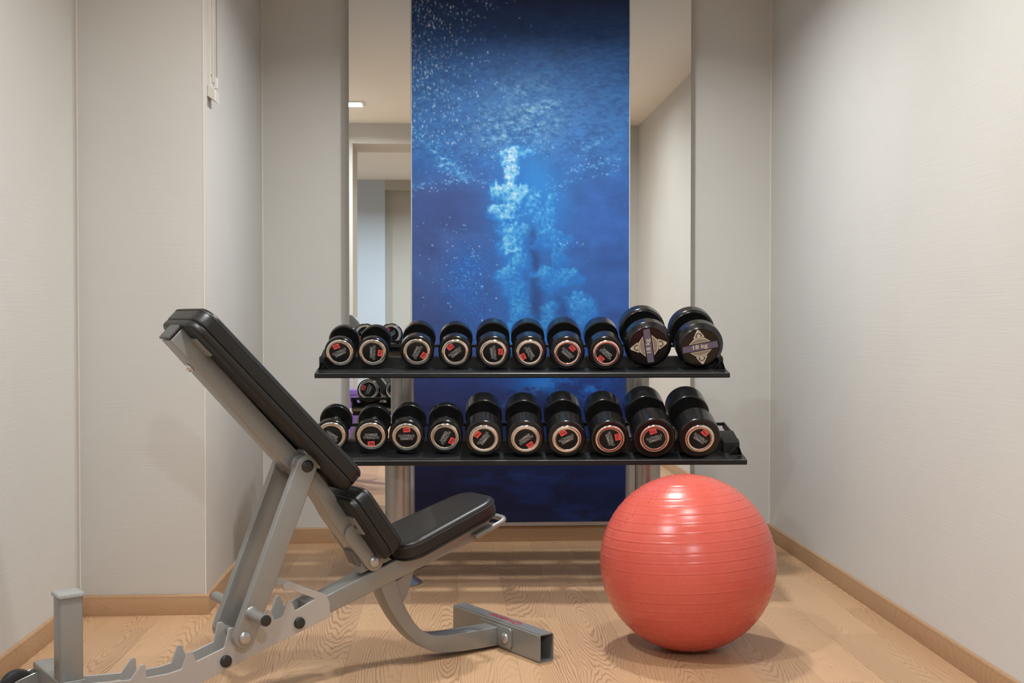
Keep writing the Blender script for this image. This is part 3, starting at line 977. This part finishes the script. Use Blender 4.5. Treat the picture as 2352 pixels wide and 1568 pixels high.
def dumbbell(kg, u, v, z, theta, lab, group, theta_rear):
    mset = dumb_meshes(kg)
    L = HEADLEN[kg]
    t = empty('dumbbell')
    tag(t, lab, 'dumbbell', group)
    base = Matrix.Translation(OR) @ Matrix.Rotation(RK_YAW, 4, 'Z') @ Matrix.Translation((u, v, z)) @ Matrix.Rotation(TILT, 4, 'X')
    # (u, v, z) is the middle of the front face; the thing's origin sits at the front head's inner face
    t.matrix_world = base @ Matrix.Translation((0, L, 0)) @ Matrix.Rotation(-theta, 4, 'Y')
    place_part('handle', mset['handle'], t, Matrix.Identity(4))
    for k in (0, 1):
        mtx = Matrix.Identity(4) if k == 0 else Matrix.Translation((0, GRIP, 0)) @ ROTZ @ Matrix.Rotation(theta_rear, 4, 'Y')
        h = place_part('head', mset['head'], t, mtx)
        f = mset['face']
        def flat(name, me, x, y, lift=0.0, rot=0.0):
            return place_part(name, me, h, Matrix.Translation((x, f - lift, y)) @ RX90 @ Matrix.Rotation(rot, 4, 'Z'))
        if kg != 18:
            place_part('chrome_ring', mset['chrome_ring'], h, Matrix.Identity(4))
            place_part('end_disc', mset['end_disc'], h, Matrix.Identity(4))
            flat('lettering', letter_me, 0, .0005, .0002)
            jig = random.uniform(-.12, .12)
            flat('weight_sticker', sticker_me, random.uniform(-.002, .002), -.0335, .0003, jig)
            tm = text_mesh('%dkg' % kg, .0125, 1, .0002, .95, 0, .00015)
            if not tm.materials:
                fit(tm, .021 if kg < 10 else .0245, .0135)
            if not tm.materials:
                tm.materials.append(M['ink'])
            flat('sticker_numerals', tm, 0, -.0335, .0008, jig)
        else:
            flat('weight_band', band_me, 0, 0, .0002)
            flat('band_numerals', kgtext18, 0, 0, .0008)
            for rot in (0, math.pi):
                flat('emblem', embl_me, 0, 0, .0002, rot)
                flat('emblem_detail', embl_dk, 0, 0, .0002, rot)
                flat('emblem_eye', embl_in, 0, 0, .0002, rot)
    return t

# kg, u, z of the front face centre, direction in which the foot of the print points (right, down)
UP = [(4, -.261, 1.049, (-32, -68)), (4, -.112, 1.050, (67, 5)), (8, .088, 1.052, (71, 38)), (8, .262, 1.050, (-45, -60)), (10, .435, 1.048, (73, -9)),
      (10, .600, 1.048, (-63, 34)), (12, .772, 1.045, (50, -55)), (12, .950, 1.045, (-54, 57)), (18, 1.144, 1.079, (1, -.18)), (18, 1.381, 1.073, (.2, 1))]
LO = [(2, -.265, .699, (-60, 80)), (2, -.094, .697, (0, 1)), (6, .058, .693, (0, -1)), (6, .223, .692, (69, 40)), (14, .391, .6845, (-60, -48)),
      (14, .571, .6835, (45, 62)), (16, .750, .6815, (-27, -55)), (16, .937, .6815, (70, -22)), (20, 1.131, .6835, (-19, -65)), (20, 1.328, .6825, (43, -58))]
ORD = ['leftmost', 'second from left', 'third from left', 'fourth from left', 'fifth from left', 'sixth from left', 'seventh from left', 'eighth from left', 'ninth from left', 'rightmost']
def cam_depth_adj(u, z, v_from, v_to):
    return u, z
for rowd, v0, nm in ((UP, UPV, 'upper'), (LO, LOV, 'lower')):
    vref = 0.0 if nm == 'upper' else -0.275
    for i, (kg, u, z, d) in enumerate(rowd):
        v = v0 + .098 - .80 * HEADLEN[kg]
        # keep the centre on the same line of sight when the face stands nearer or farther
        k = (5.356 + v) / (5.356 + vref)
        eye_u = 0.227 * math.cos(1.65 * math.pi / 180) + 5.356 * math.sin(1.65 * math.pi / 180)
        u2 = eye_u + (u - eye_u) * k
        z2 = 1.2 + (z - 1.2) * k
        theta = math.atan2(-d[1], d[0]) + math.pi / 2
        if kg == 18:
            lab = ('black 18 kg dumbbell with a purple band upright, %s on the upper shelf' if i == 8 else 'black 18 kg dumbbell with a level purple band, %s on the upper shelf') % ORD[i]
        else:
            lab = 'black %d kg dumbbell with chrome end ring, %s on the %s shelf' % (kg, ORD[i], nm)
        dumbbell(kg, u2, v, z2, theta, lab, 'dumbbells on the %s shelf' % nm, random.uniform(0, 6.28))

# ================================================================== EXERCISE BALL
BR = 0.3185
ball = tag(empty('exercise_ball', (0.873, 4.232, 0.0)), 'large coral red ribbed exercise ball on the floor by the right wall', 'exercise ball')
bm = bmesh.new()
NL, NS = 420, 128
ridge_lat = [math.radians(a) for a in (-66, -59.7, -53.4, -47.1, -40.8, -34.5, -28.2, -22, -15.8, -9.5, 2.8, 9.2, 15.5, 21.6, 27.8, 34.1, 40.4, 46.8, 53.2, 60, 66.5)]
rings = []
for i in range(1, NL):
    la = -math.pi / 2 + math.pi * i / NL
    bump = 0.0
    for rl in ridge_lat:
        d = (la - rl) * BR
        bump += 0.0013 * math.exp(-(d / .0017) ** 2) - .0006 * math.exp(-((d + .0038) / .0026) ** 2)
    bump += 0.0006 * math.exp(-((la - math.radians(-3.3)) * BR / .0016) ** 2)
    r = BR + bump
    rings.append([bm.verts.new((r * math.cos(la) * math.cos(2 * math.pi * k / NS), r * math.cos(la) * math.sin(2 * math.pi * k / NS), r * math.sin(la))) for k in range(NS)])
for i in range(len(rings) - 1):
    for k in range(NS):
        bm.faces.new((rings[i][k], rings[i][(k + 1) % NS], rings[i + 1][(k + 1) % NS], rings[i + 1][k]))
for ring, pz in ((rings[0], -BR), (rings[-1], BR)):
    p = bm.verts.new((0, 0, pz))
    for k in range(NS):
        bm.faces.new((ring[k], ring[(k + 1) % NS], p))
tiltm = Matrix.Rotation(R(-1.6), 4, 'X') @ Matrix.Rotation(R(-2.9), 4, 'Y')
bmesh.ops.transform(bm, matrix=tiltm, verts=bm.verts)
zc = BR * 0.992
for v in bm.verts:
    z = v.co.z
    if z < 0:
        z = z * 1.0
        lim = -zc
        if z < lim:
            z = lim
    v.co.z = z + zc
obj('ball_skin', bm, 'ball', ball, angle=180)
# moulded dashes running over the left shoulder of the ball
bm = bmesh.new()
for k in range(15):
    la = R(22 + k * 2.9)
    lo = R(196 + 2.2 * k + (2.5 if k % 2 else 0))
    for seg_ in range(2):
        dl = R(1.3)
        c0 = Vector((math.cos(la) * math.cos(lo), math.cos(la) * math.sin(lo), math.sin(la)))
        c1 = Vector((math.cos(la + dl) * math.cos(lo + dl * .3), math.cos(la + dl) * math.sin(lo + dl * .3), math.sin(la + dl)))
    tube([c0 * (BR + .0002), c1 * (BR + .0002)], .0013, 6, bm)
bmesh.ops.translate(bm, verts=bm.verts, vec=(0, 0, zc))
dsh = obj('moulded_dashes', bm, 'ball', ball)
dsh['kind'] = 'stuff'

# ================================================================== ADJUSTABLE BENCH
# frame: x along the bench towards the seat end, y towards the back of the room, z up
BO = Vector((0.196, 4.309, 0.0))
bench = tag(empty('adjustable_bench', BO, (0, 0, R(33.3))), 'silver adjustable weight bench with black pads and raised backrest', 'weight bench')
def bp(name, bm, mat, parent=None, **kw):
    return obj(name, bm, mat, parent or bench, **kw)

# --- front foot: open rectangular tube across the bench
def open_tube(y0, y1, x0, x1, z0, z1, th=.004):
    bm = bmesh.new()
    def loop(y, m):
        return [bm.verts.new(c) for c in ((x0 + m, y, z0 + m), (x1 - m, y, z0 + m), (x1 - m, y, z1 - m), (x0 + m, y, z1 - m))]
    o0, o1, i0, i1 = loop(y0, 0), loop(y1, 0), loop(y0, th), loop(y1, th)
    for k in range(4):
        j = (k + 1) % 4
        bm.faces.new((o0[k], o0[j], o1[j], o1[k]))
        bm.faces.new((i0[k], i1[k], i1[j], i0[j]))
        bm.faces.new((o0[k], i0[k], i0[j], o0[j]))
        bm.faces.new((o1[k], o1[j], i1[j], i1[k]))
    es = [e for e in bm.edges if abs(e.verts[0].co.y - e.verts[1].co.y) > .1 and min(abs(e.verts[0].co.x - x0), abs(e.verts[0].co.x - x1)) < 1e-6]
    bmesh.ops.bevel(bm, geom=es, offset=.005, segments=3, affect='EDGES')
    return bm
foot = bp('front_foot', open_tube(-.272, .272, -.031, .031, 0.0, .100), 'silver')
tm = text_mesh('Cy-snoer', .040, 1, .0002, 1.05, .35, .0007)
tm.materials.append(M['red_ink'])
fit(tm, .20, .036)
lt = obj_me('red_lettering', tm, None, foot, smooth=False)
lt.matrix_local = Matrix.Translation((.004, -.018, .1004)) @ Matrix.Rotation(R(90), 4, 'Z')
fbm_ = prism_xz(rounded([(-.112, .014), (.100, .014), (.100, .088), (-.112, .088)], .014, 4), 0, .008, .0015)
bmesh.ops.transform(fbm_, matrix=Matrix.Translation((-.0312, 0, 0)) @ Matrix.Rotation(R(90), 4, 'Z'), verts=fbm_.verts)
flange = bp('flange_plate', fbm_, 'silver')
def dome_bolt(name, x, y, z, r, axis, parent, mat='bolt', h=None):
    h = h or r * .55
    prof = [(r, 0)] + [(r * math.cos(a), h * math.sin(a)) for a in np.linspace(0.15, 1.5, 7)]
    bm = lathe(prof, 28, axis)
    bmesh.ops.translate(bm, verts=bm.verts, vec=(x, y, z))
    return bp(name, bm, mat, parent, angle=60)
def neg(bm, axis):
    i = 'XYZ'.index(axis)
    return bm
# bolts on the flange look back along the bench (-x)
for yy in (-.076, .066):
    prof = [(.021, 0)] + [(.021 * math.cos(a), -.012 * math.sin(a)) for a in np.linspace(0.15, 1.5, 7)]
    bm = lathe(prof, 28, 'X')
    bmesh.ops.translate(bm, verts=bm.verts, vec=(-.0392, yy, .048))
    bp('flange_bolt', bm, 'bolt', flange, angle=60)

# --- curved front leg
legb = crom([(-.535, .305), (-.524, .285), (-.500, .229), (-.457, .158), (-.406, .098), (-.355, .056), (-.289, .027), (-.196, .016), (-.110, .0125), (-.039, .011)], 5)
legf = crom([(-.478, .330), (-.462, .293), (-.440, .232), (-.406, .169), (-.367, .122), (-.318, .094), (-.262, .084), (-.180, .0815), (-.110, .080), (-.039, .079)], 5)
bp('front_leg', prism_xz(legb + legf[::-1], -.032, .046, .005, 3), 'silver', angle=40)
bp('gusset', prism_xz([(-.452, .295), (-.378, .330), (-.405, .240), (-.428, .215)], -.004, .016), 'silver')

# --- main beam rising to the seat
def line_z(p, q, x):
    return p[1] + (q[1] - p[1]) * (x - p[0]) / (q[0] - p[0])
lo_p, lo_q = (-.816, .2045), (-.130, .4125)
beam = [(-.80, line_z(lo_p, lo_q, -.80)), (-.480, line_z(lo_p, lo_q, -.480)), (-.130, .4125), (-.072, .449), (-.086, .486), (-.455, .384), (-.80, line_z((-.73, .2955), (-.455, .384), -.80))]
bp('main_beam', prism_xz(beam, -.040, .040, .005, 3), 'silver', angle=40)

# --- ladder plates with notches
plate = [(-1.50, .062), (-1.27, .060), (-1.169, .086), (-.974, .150), (-.725, .224), (-.729, .270), (-.741, .298), (-.876, .360), (-.897, .351), (-.889, .330), (-.864, .331),
         (-.779, .290), (-.852, .261), (-.866, .297), (-.877, .298), (-.897, .249), (-.923, .240), (-.938, .275), (-.949, .278), (-.966, .231), (-1.040, .203), (-1.062, .240), (-1.078, .240), (-1.092, .182),
         (-1.184, .154), (-1.196, .187), (-1.209, .190), (-1.229, .139), (-1.270, .133), (-1.338, .133), (-1.340, .172), (-1.352, .176), (-1.385, .135), (-1.50, .146)]
pp = rounded(plate, .0045, 3)
for y in (-.047, .039):
    pl = bp('ladder_plate', prism_xz(pp, y, y + .008, .0008, 1), 'silver_lt', angle=25)
    for (cx, cz) in ((-.839, .221), (-1.089, .140)):
        if y < 0:
            prof = [(.0185, 0), (.0185, -.006)] + [(.0185 * math.cos(a), -.006 - .006 * math.sin(a)) for a in np.linspace(.2, 1.5, 6)]
            bm = lathe(prof, 28, 'Y')
            bmesh.ops.translate(bm, verts=bm.verts, vec=(cx, y, cz))
        else:
            prof = [(.0185, 0), (.0185, .006)] + [(.0185 * math.cos(a), .006 + .006 * math.sin(a)) for a in np.linspace(.2, 1.5, 6)]
            bm = lathe(prof, 28, 'Y')
            bmesh.ops.translate(bm, verts=bm.verts, vec=(cx, y + .008, cz))
        bp('black_cap', bm, 'plastic', pl, angle=60)
# web that joins the plates low down, with a paper label
bp('ladder_web', prism_xz([(-1.50, .066), (-1.27, .064), (-1.169, .090), (-.80, .202), (-.80, .212), (-1.169, .100), (-1.27, .076), (-1.50, .078)], -.039, .039), 'silver')
lbm = flat_mesh([[(-.045, -.016), (.045, -.016), (.045, .016), (-.045, .016)]], 'barcode_label', 'white')
lb = obj_me('paper_label', lbm, None, bench, smooth=False)
lb.matrix_local = Matrix.Translation((-1.432, .0388, .100)) @ RX90
barm = flat_mesh([[(x, -.010), (x + w, -.010), (x + w, .009), (x, .009)] for x, w in [(-.038 + k * .0052, .0012 + .0016 * ((k * 7) % 3) / 2) for k in range(14)]], 'label_bars', 'ink', .0006)
lbar = obj_me('label_bars', barm, None, lb, smooth=False)

# --- rear cross tube, post, wheels and feet
bp('rear_cross_tube', mkbox(-1.583, -1.520, -.262, .262, .050, .155, .006, 3), 'silver')
for yy in (-.262, .262):
    s = 1 if yy > 0 else -1
    bp('end_plug', mkbox(-1.579, -1.524, min(yy, yy + s * .004), max(yy, yy + s * .004), .054, .151, .0015, 1), 'plastic')
    ft = lathe([(.026, 0), (.026, .044), (.018, .050)], 24, 'Z')
    bmesh.ops.translate(ft, verts=ft.verts, vec=(-1.5515, s * .200, 0))
    bp('rubber_foot', ft, 'plastic')
    # wheel on a side plate behind the tube
    wy = s * .228
    wh = lathe([(.012, -.016), (.040, -.016), (.049, -.012), (.052, -.004), (.052, .004), (.049, .012), (.040, .016), (.012, .016)], 40, 'Y')
    bmesh.ops.translate(wh, verts=wh.verts, vec=(-1.637, wy, .094))
    w = bp('wheel', wh, 'plastic', angle=40)
    hb = lathe([(.014, -.019), (.014, .019)], 20, 'Y')
    bmesh.ops.translate(hb, verts=hb.verts, vec=(-1.637, wy, .094))
    bp('wheel_hub', hb, 'bolt', w)
    for dy in (-.026, .020):
        br = prism_xz(rounded([(-1.582, .070), (-1.582, .136), (-1.640, .118), (-1.662, .106), (-1.662, .080), (-1.640, .070)], .012, 3), wy + dy, wy + dy + .005, .001, 1)
        bp('wheel_bracket', br, 'silver')
    prof = [(.013, 0)] + [(.013 * math.cos(a), -.008 * math.sin(a)) for a in np.linspace(.15, 1.5, 6)]
    bb = lathe(prof, 24, 'Y')
    bmesh.ops.translate(bb, verts=bb.verts, vec=(-1.637, wy - .026, .094))
    bp('wheel_bolt', bb, 'bolt', w, angle=60)
post = bp('rear_post', mkbox(-1.583, -1.516, -.032, .032, .155, .402, .006, 3), 'silver')
bp('post_cap', prism_xz(rounded([(-1.589, .404), (-1.585, .398), (-1.514, .398), (-1.510, .404), (-1.514, .412), (-1.585, .412)], .002, 2), -.038, .038, .004, 2), 'cap_pale', post)
bp('weld_bead', mkbox(-1.586, -1.513, -.035, .035, .154, .158, .001, 1), 'silver', post)

# --- support legs (a pair) with pegs
def capsule(p, q, r0, r1, n=14):
    p, q = np.array(p), np.array(q)
    d = (q - p) / np.linalg.norm(q - p)
    a0 = math.atan2(d[1], d[0])
    out = []
    for k in range(n + 1):
        a = a0 + math.pi / 2 + math.pi * k / n
        out.append((p[0] + r0 * math.cos(a), p[1] + r0 * math.sin(a)))
    for k in range(n + 1):
        a = a0 - math.pi / 2 + math.pi * k / n
        out.append((q[0] + r1 * math.cos(a), q[1] + r1 * math.sin(a)))
    return out
TOPP, BOTP = (-.829, .731), (-1.044, .214)
for y0, y1, s in ((-.090, -.062, -1), (.062, .090, 1)):
    lg = bp('support_leg', prism_xz(capsule(TOPP, BOTP, .0365, .0345), y0, y1, .0035, 3), 'silver', angle=40)
    ye = y0 if s < 0 else y1
    def out_lathe(prof, x, z):
        bm = lathe([(r, s * h) for r, h in prof], 30, 'Y')
        bmesh.ops.translate(bm, verts=bm.verts, vec=(x, ye, z))
        return bm
    dome = lambda r, h, b0: [(r, 0), (r, b0)] + [(r * math.cos(a), b0 + h * math.sin(a)) for a in np.linspace(.15, 1.5, 6)]
    bp('pivot_cap', out_lathe(dome(.020, .006, .003), *TOPP), 'plastic', lg, angle=60)
    bp('axle_bolt', out_lathe(dome(.021, .010, .002), *BOTP), 'bolt', lg, angle=60)
    bp('peg', out_lathe([(.023, 0), (.023, .001), (.019, .004), (.0175, .010), (.0175, .104)], -1.022, .286), 'silver', lg, angle=40)
    pc = lathe([(.0172, 0), (.0172, s * .003), (.014, s * .0045), (.001, s * .005)], 26, 'Y')
    bmesh.ops.translate(pc, verts=pc.verts, vec=(-1.022, ye + s * .104, .286))
    bp('peg_cap', pc, 'plastic', lg, angle=50)
ax = tube([(BOTP[0], -.064, BOTP[1]), (BOTP[0], .064, BOTP[1])], .0125, 20)
bp('ladder_axle', ax, 'bolt')
ax = tube([(TOPP[0], -.064, TOPP[1]), (TOPP[0], .064, TOPP[1])], .018, 20)
bp('pivot_axle', ax, 'silver')
for s in (-1, 1):
    w = lathe([(.030, 0), (.034, .004), (.034, .018), (.030, .022)], 28, 'Y')
    bmesh.ops.translate(w, verts=w.verts, vec=(TOPP[0] - .004, -.062 if s < 0 else .040, TOPP[1] + .002))
    bp('pivot_bushing', w, 'silver', angle=40)

# --- backrest arm: bent rectangular tube
armL = crom([(-1.256, 1.136), (-1.00, .858), (-.896, .746), (-.835, .692), (-.785, .640), (-.748, .590), (-.715, .535), (-.659, .462), (-.588, .366)], 4)
armU = crom([(-1.214, 1.179), (-.960, .905), (-.852, .790), (-.790, .730), (-.735, .664), (-.692, .604), (-.660, .555), (-.612, .490), (-.536, .392)], 4)
arm = bp('backrest_arm', prism_xz(armL + armU[::-1], -.040, .040, .005, 3), 'silver', angle=40)
bp('arm_end_cap', prism_xz(rounded([(-1.2585, 1.1385), (-1.2165, 1.1815), (-1.2235, 1.1885), (-1.2655, 1.1455)], .004, 3), -.039, .039, .003, 2), 'cap_grey', arm)
for y0, y1 in ((-.050, -.040), (.040, .050)):
    lug = bp('pivot_lug', prism_xz(capsule((-.640, .486), (-.561, .386), .032, .0335), y0, y1, .002, 2), 'silver', arm, angle=40)
    s = -1 if y0 < 0 else 1
    prof = [(.0215, 0)] + [(.0215 * math.cos(a), s * .012 * math.sin(a)) for a in np.linspace(.15, 1.5, 7)]
    bm = lathe(prof, 30, 'Y')
    bmesh.ops.translate(bm, verts=bm.verts, vec=(-.561, y0 if s < 0 else y1, .386))
    bp('pivot_bolt', bm, 'bolt', lug, angle=60)
bp('pivot_bracket', prism_xz([(-.60, .345), (-.50, .372), (-.478, .378), (-.520, .412), (-.561, .420), (-.60, .386)], -.028, .028, .002, 1), 'silver')
bp('lower_stop', prism_xz([(-.642, .424), (-.612, .446), (-.585, .386), (-.596, .366), (-.620, .378)], -.026, .026, .004, 2), 'tube_dark')
ub = lathe([(.016, 0), (.016, .004), (.009, .0045), (.009, .012), (.006, .013)], 20, 'Z')
bmesh.ops.transform(ub, matrix=Matrix.Translation((-1.180, 0, 1.052)) @ Matrix.Rotation(R(-137), 4, 'Y'), verts=ub.verts)
bp('arm_bolt', ub, 'chrome', arm, angle=50)

# --- upholstered pads
def rrect(hx, hy, r, n=8, taper=0.0):
    """rounded rectangle, corner by corner; taper narrows the +x end"""
    out = []
    for cx, cy, a0 in ((hx - r, hy - r, 0), (-hx + r, hy - r, 90), (-hx + r, -hy + r, 180), (hx - r, -hy + r, 270)):
        for k in range(n + 1):
            a = R(a0 + 90 * k / n)
            out.append([cx + r * math.cos(a), cy + r * math.sin(a)])
    for p in out:
        p[1] *= 1 - taper * (p[0] + hx) / (2 * hx)
    return out
def pad_mesh(hx, hy, rc, layers, taper=0.0):
    """layers: (inset, height) from bottom to top"""
    bm = bmesh.new()
    rings = []
    for ins, h in layers:
        rings.append([bm.verts.new((p[0], p[1], h)) for p in rrect(hx - ins, hy - ins, max(.004, rc - ins), 8, taper)])
    n = len(rings[0])
    for i in range(len(rings) - 1):
        for k in range(n):
            bm.faces.new((rings[i][k], rings[i][(k + 1) % n], rings[i + 1][(k + 1) % n], rings[i + 1][k]))
    bm.faces.new(rings[0][::-1]); bm.faces.new(rings[-1])
    return bm
def cushion(t):
    """soft top: side wall, piping groove, crown"""
    return [(.004, 0), (.0005, .003), (0, .008), (0, t * .55), (.0004, t * .66), (.0012, t * .70), (.0006, t * .74), (.0025, t * .83), (.007, t * .91), (.014, t * .965), (.024, t * .99), (.045, t * 1.0), (.075, t * 1.005)]
def place_pad(name, origin, ang, hx, hy, rc, tb, tc, taper=0.0):
    """origin: middle of the pad's underside (x,z); ang: slope of the long side"""
    mtx = Matrix.Translation((origin[0], 0, origin[1])) @ Matrix.Rotation(-ang, 4, 'Y')
    bmb = pad_mesh(hx - .001, hy - .001, rc, [(.006, 0), (.001, .004), (0, .008), (0, tb - .004), (.003, tb)], taper)
    bmesh.ops.transform(bmb, matrix=mtx, verts=bmb.verts)
    bd = bp(name, bmb, 'board', angle=50)
    bmc = pad_mesh(hx, hy, rc, [(i, tb + .0005 + h) for i, h in cushion(tc)], taper)
    bmesh.ops.transform(bmc, matrix=mtx, verts=bmc.verts)
    cu = bp('cushion', bmc, 'vinyl', bd, angle=60)
    # seam of fine stitching round the crown
    pts = [(p[0], p[1], tb + tc * .715) for p in rrect(hx + .0003, hy + .0003, rc, 8, taper)]
    pts.append(pts[0])
    bms = tube(pts, .0011, 6, cap=False)
    bmesh.ops.transform(bms, matrix=mtx, verts=bms.verts)
    bp('seam', bms, 'stitch', bd)
    return bd
# backrest pad: runs from the raised top end down to the hip
ang_b = math.atan2(-.712, .702)
nb_ = np.array((.712, .702)); db_ = np.array((.702, -.712))
c_b = np.array((-1.2, 1.2)) + db_ * .372 + nb_ * -.034
place_pad('backrest_pad', c_b, ang_b, .384, .142, .055, .024, .056)
# lower back pad
ang_l = math.atan2(-.818, .575)
nl_ = np.array((.818, .575)); dl_ = np.array((.575, -.818))
c_l = (np.array((-.696, .580)) + np.array((-.560, .400))) / 2 + nl_ * .006 + dl_ * -.010
place_pad('lower_back_pad', c_l, ang_l, .128, .140, .040, .026, .058)
# seat pad, narrower at the front
ang_s = math.atan2(.315, 1.0)
ns_ = np.array((-math.sin(ang_s), math.cos(ang_s))); ds_ = np.array((math.cos(ang_s), math.sin(ang_s)))
c_s = np.array((-.275, .447)) + ns_ * -.004
place_pad('seat_pad', c_s, ang_s, .218, .145, .080, .010, .056, .24)
# pad brackets
def under_plate(name, c, d, n, s0, s1, y0, y1, hole=None):
    c = np.array(c)
    poly = [c + d * s0 - n * .0075, c + d * s1 - n * .0075, c + d * s1 - n * .0005, c + d * s0 - n * .0005]
    o = bp(name, prism_xz([tuple(p) for p in poly], y0, y1, .0012, 1), 'silver')
    return o
for s in (-1, 1):
    ya, yb = (-.088, -.036) if s < 0 else (.036, .088)
    under_plate('pad_bracket', c_b, db_, nb_, -.325, -.255, ya, yb)
    under_plate('pad_bracket', c_b, db_, nb_, .180, .262, ya, yb)
    under_plate('pad_bracket', c_l, dl_, nl_, -.060, .010, ya - .012 * (s < 0), yb + .012 * (s > 0))
    hb = lathe([(.0075, 0), (.0075, .0012), (.001, .0012)], 18, 'X')
    cc = c_l + dl_ * -.020 - nl_ * .0086
    bmesh.ops.transform(hb, matrix=Matrix.Translation((cc[0], s * .072, cc[1])) @ Matrix.Rotation(math.atan2(-nl_[1], nl_[0]), 4, 'Y'), verts=hb.verts)
    bp('bracket_screw', hb, 'plastic')
# seat handle: bent round bar under the front of the seat
hp = crom([(-.155, -.054, .424), (-.110, -.056, .441), (-.060, -.058, .459), (-.036, -.056, .468), (-.022, -.044, .474), (-.018, -.024, .476), (-.018, .024, .476), (-.022, .044, .474), (-.036, .056, .468), (-.060, .058, .459), (-.110, .056, .441), (-.155, .054, .424)], 5)
bp('seat_handle', tube(hp, .0105, 14), 'silver', angle=60)
for s in (-1, 1):
    bp('handle_weld', mkbox(-.152, -.085, s * .0475 - .0075, s * .0475 + .0075, .432, .442, .003, 2), 'silver').matrix_local = Matrix.Translation((-.120, 0, .437)) @ Matrix.Rotation(R(-19.5), 4, 'Y') @ Matrix.Translation((.120, 0, -.437))

# ================================================================== PURPLE BOX, glimpsed in the left mirror
pb = tag(empty('cardboard_box', (-0.885, 1.852, 0), (0, 0, 0)), 'purple box with a white stripe, glimpsed behind the dumbbells in the left mirror', 'box')
obj('box_body', mkbox(-.30, .30, -.075, .075, 0, .52, .004, 1), 'purple', pb)
obj('box_lid', mkbox(-.304, .304, -.079, .079, .52, .565, .004, 1), 'purple', pb)
obj('white_stripe', mkbox(-.29, .29, .075, .0762, .36, .40), 'white', pb)
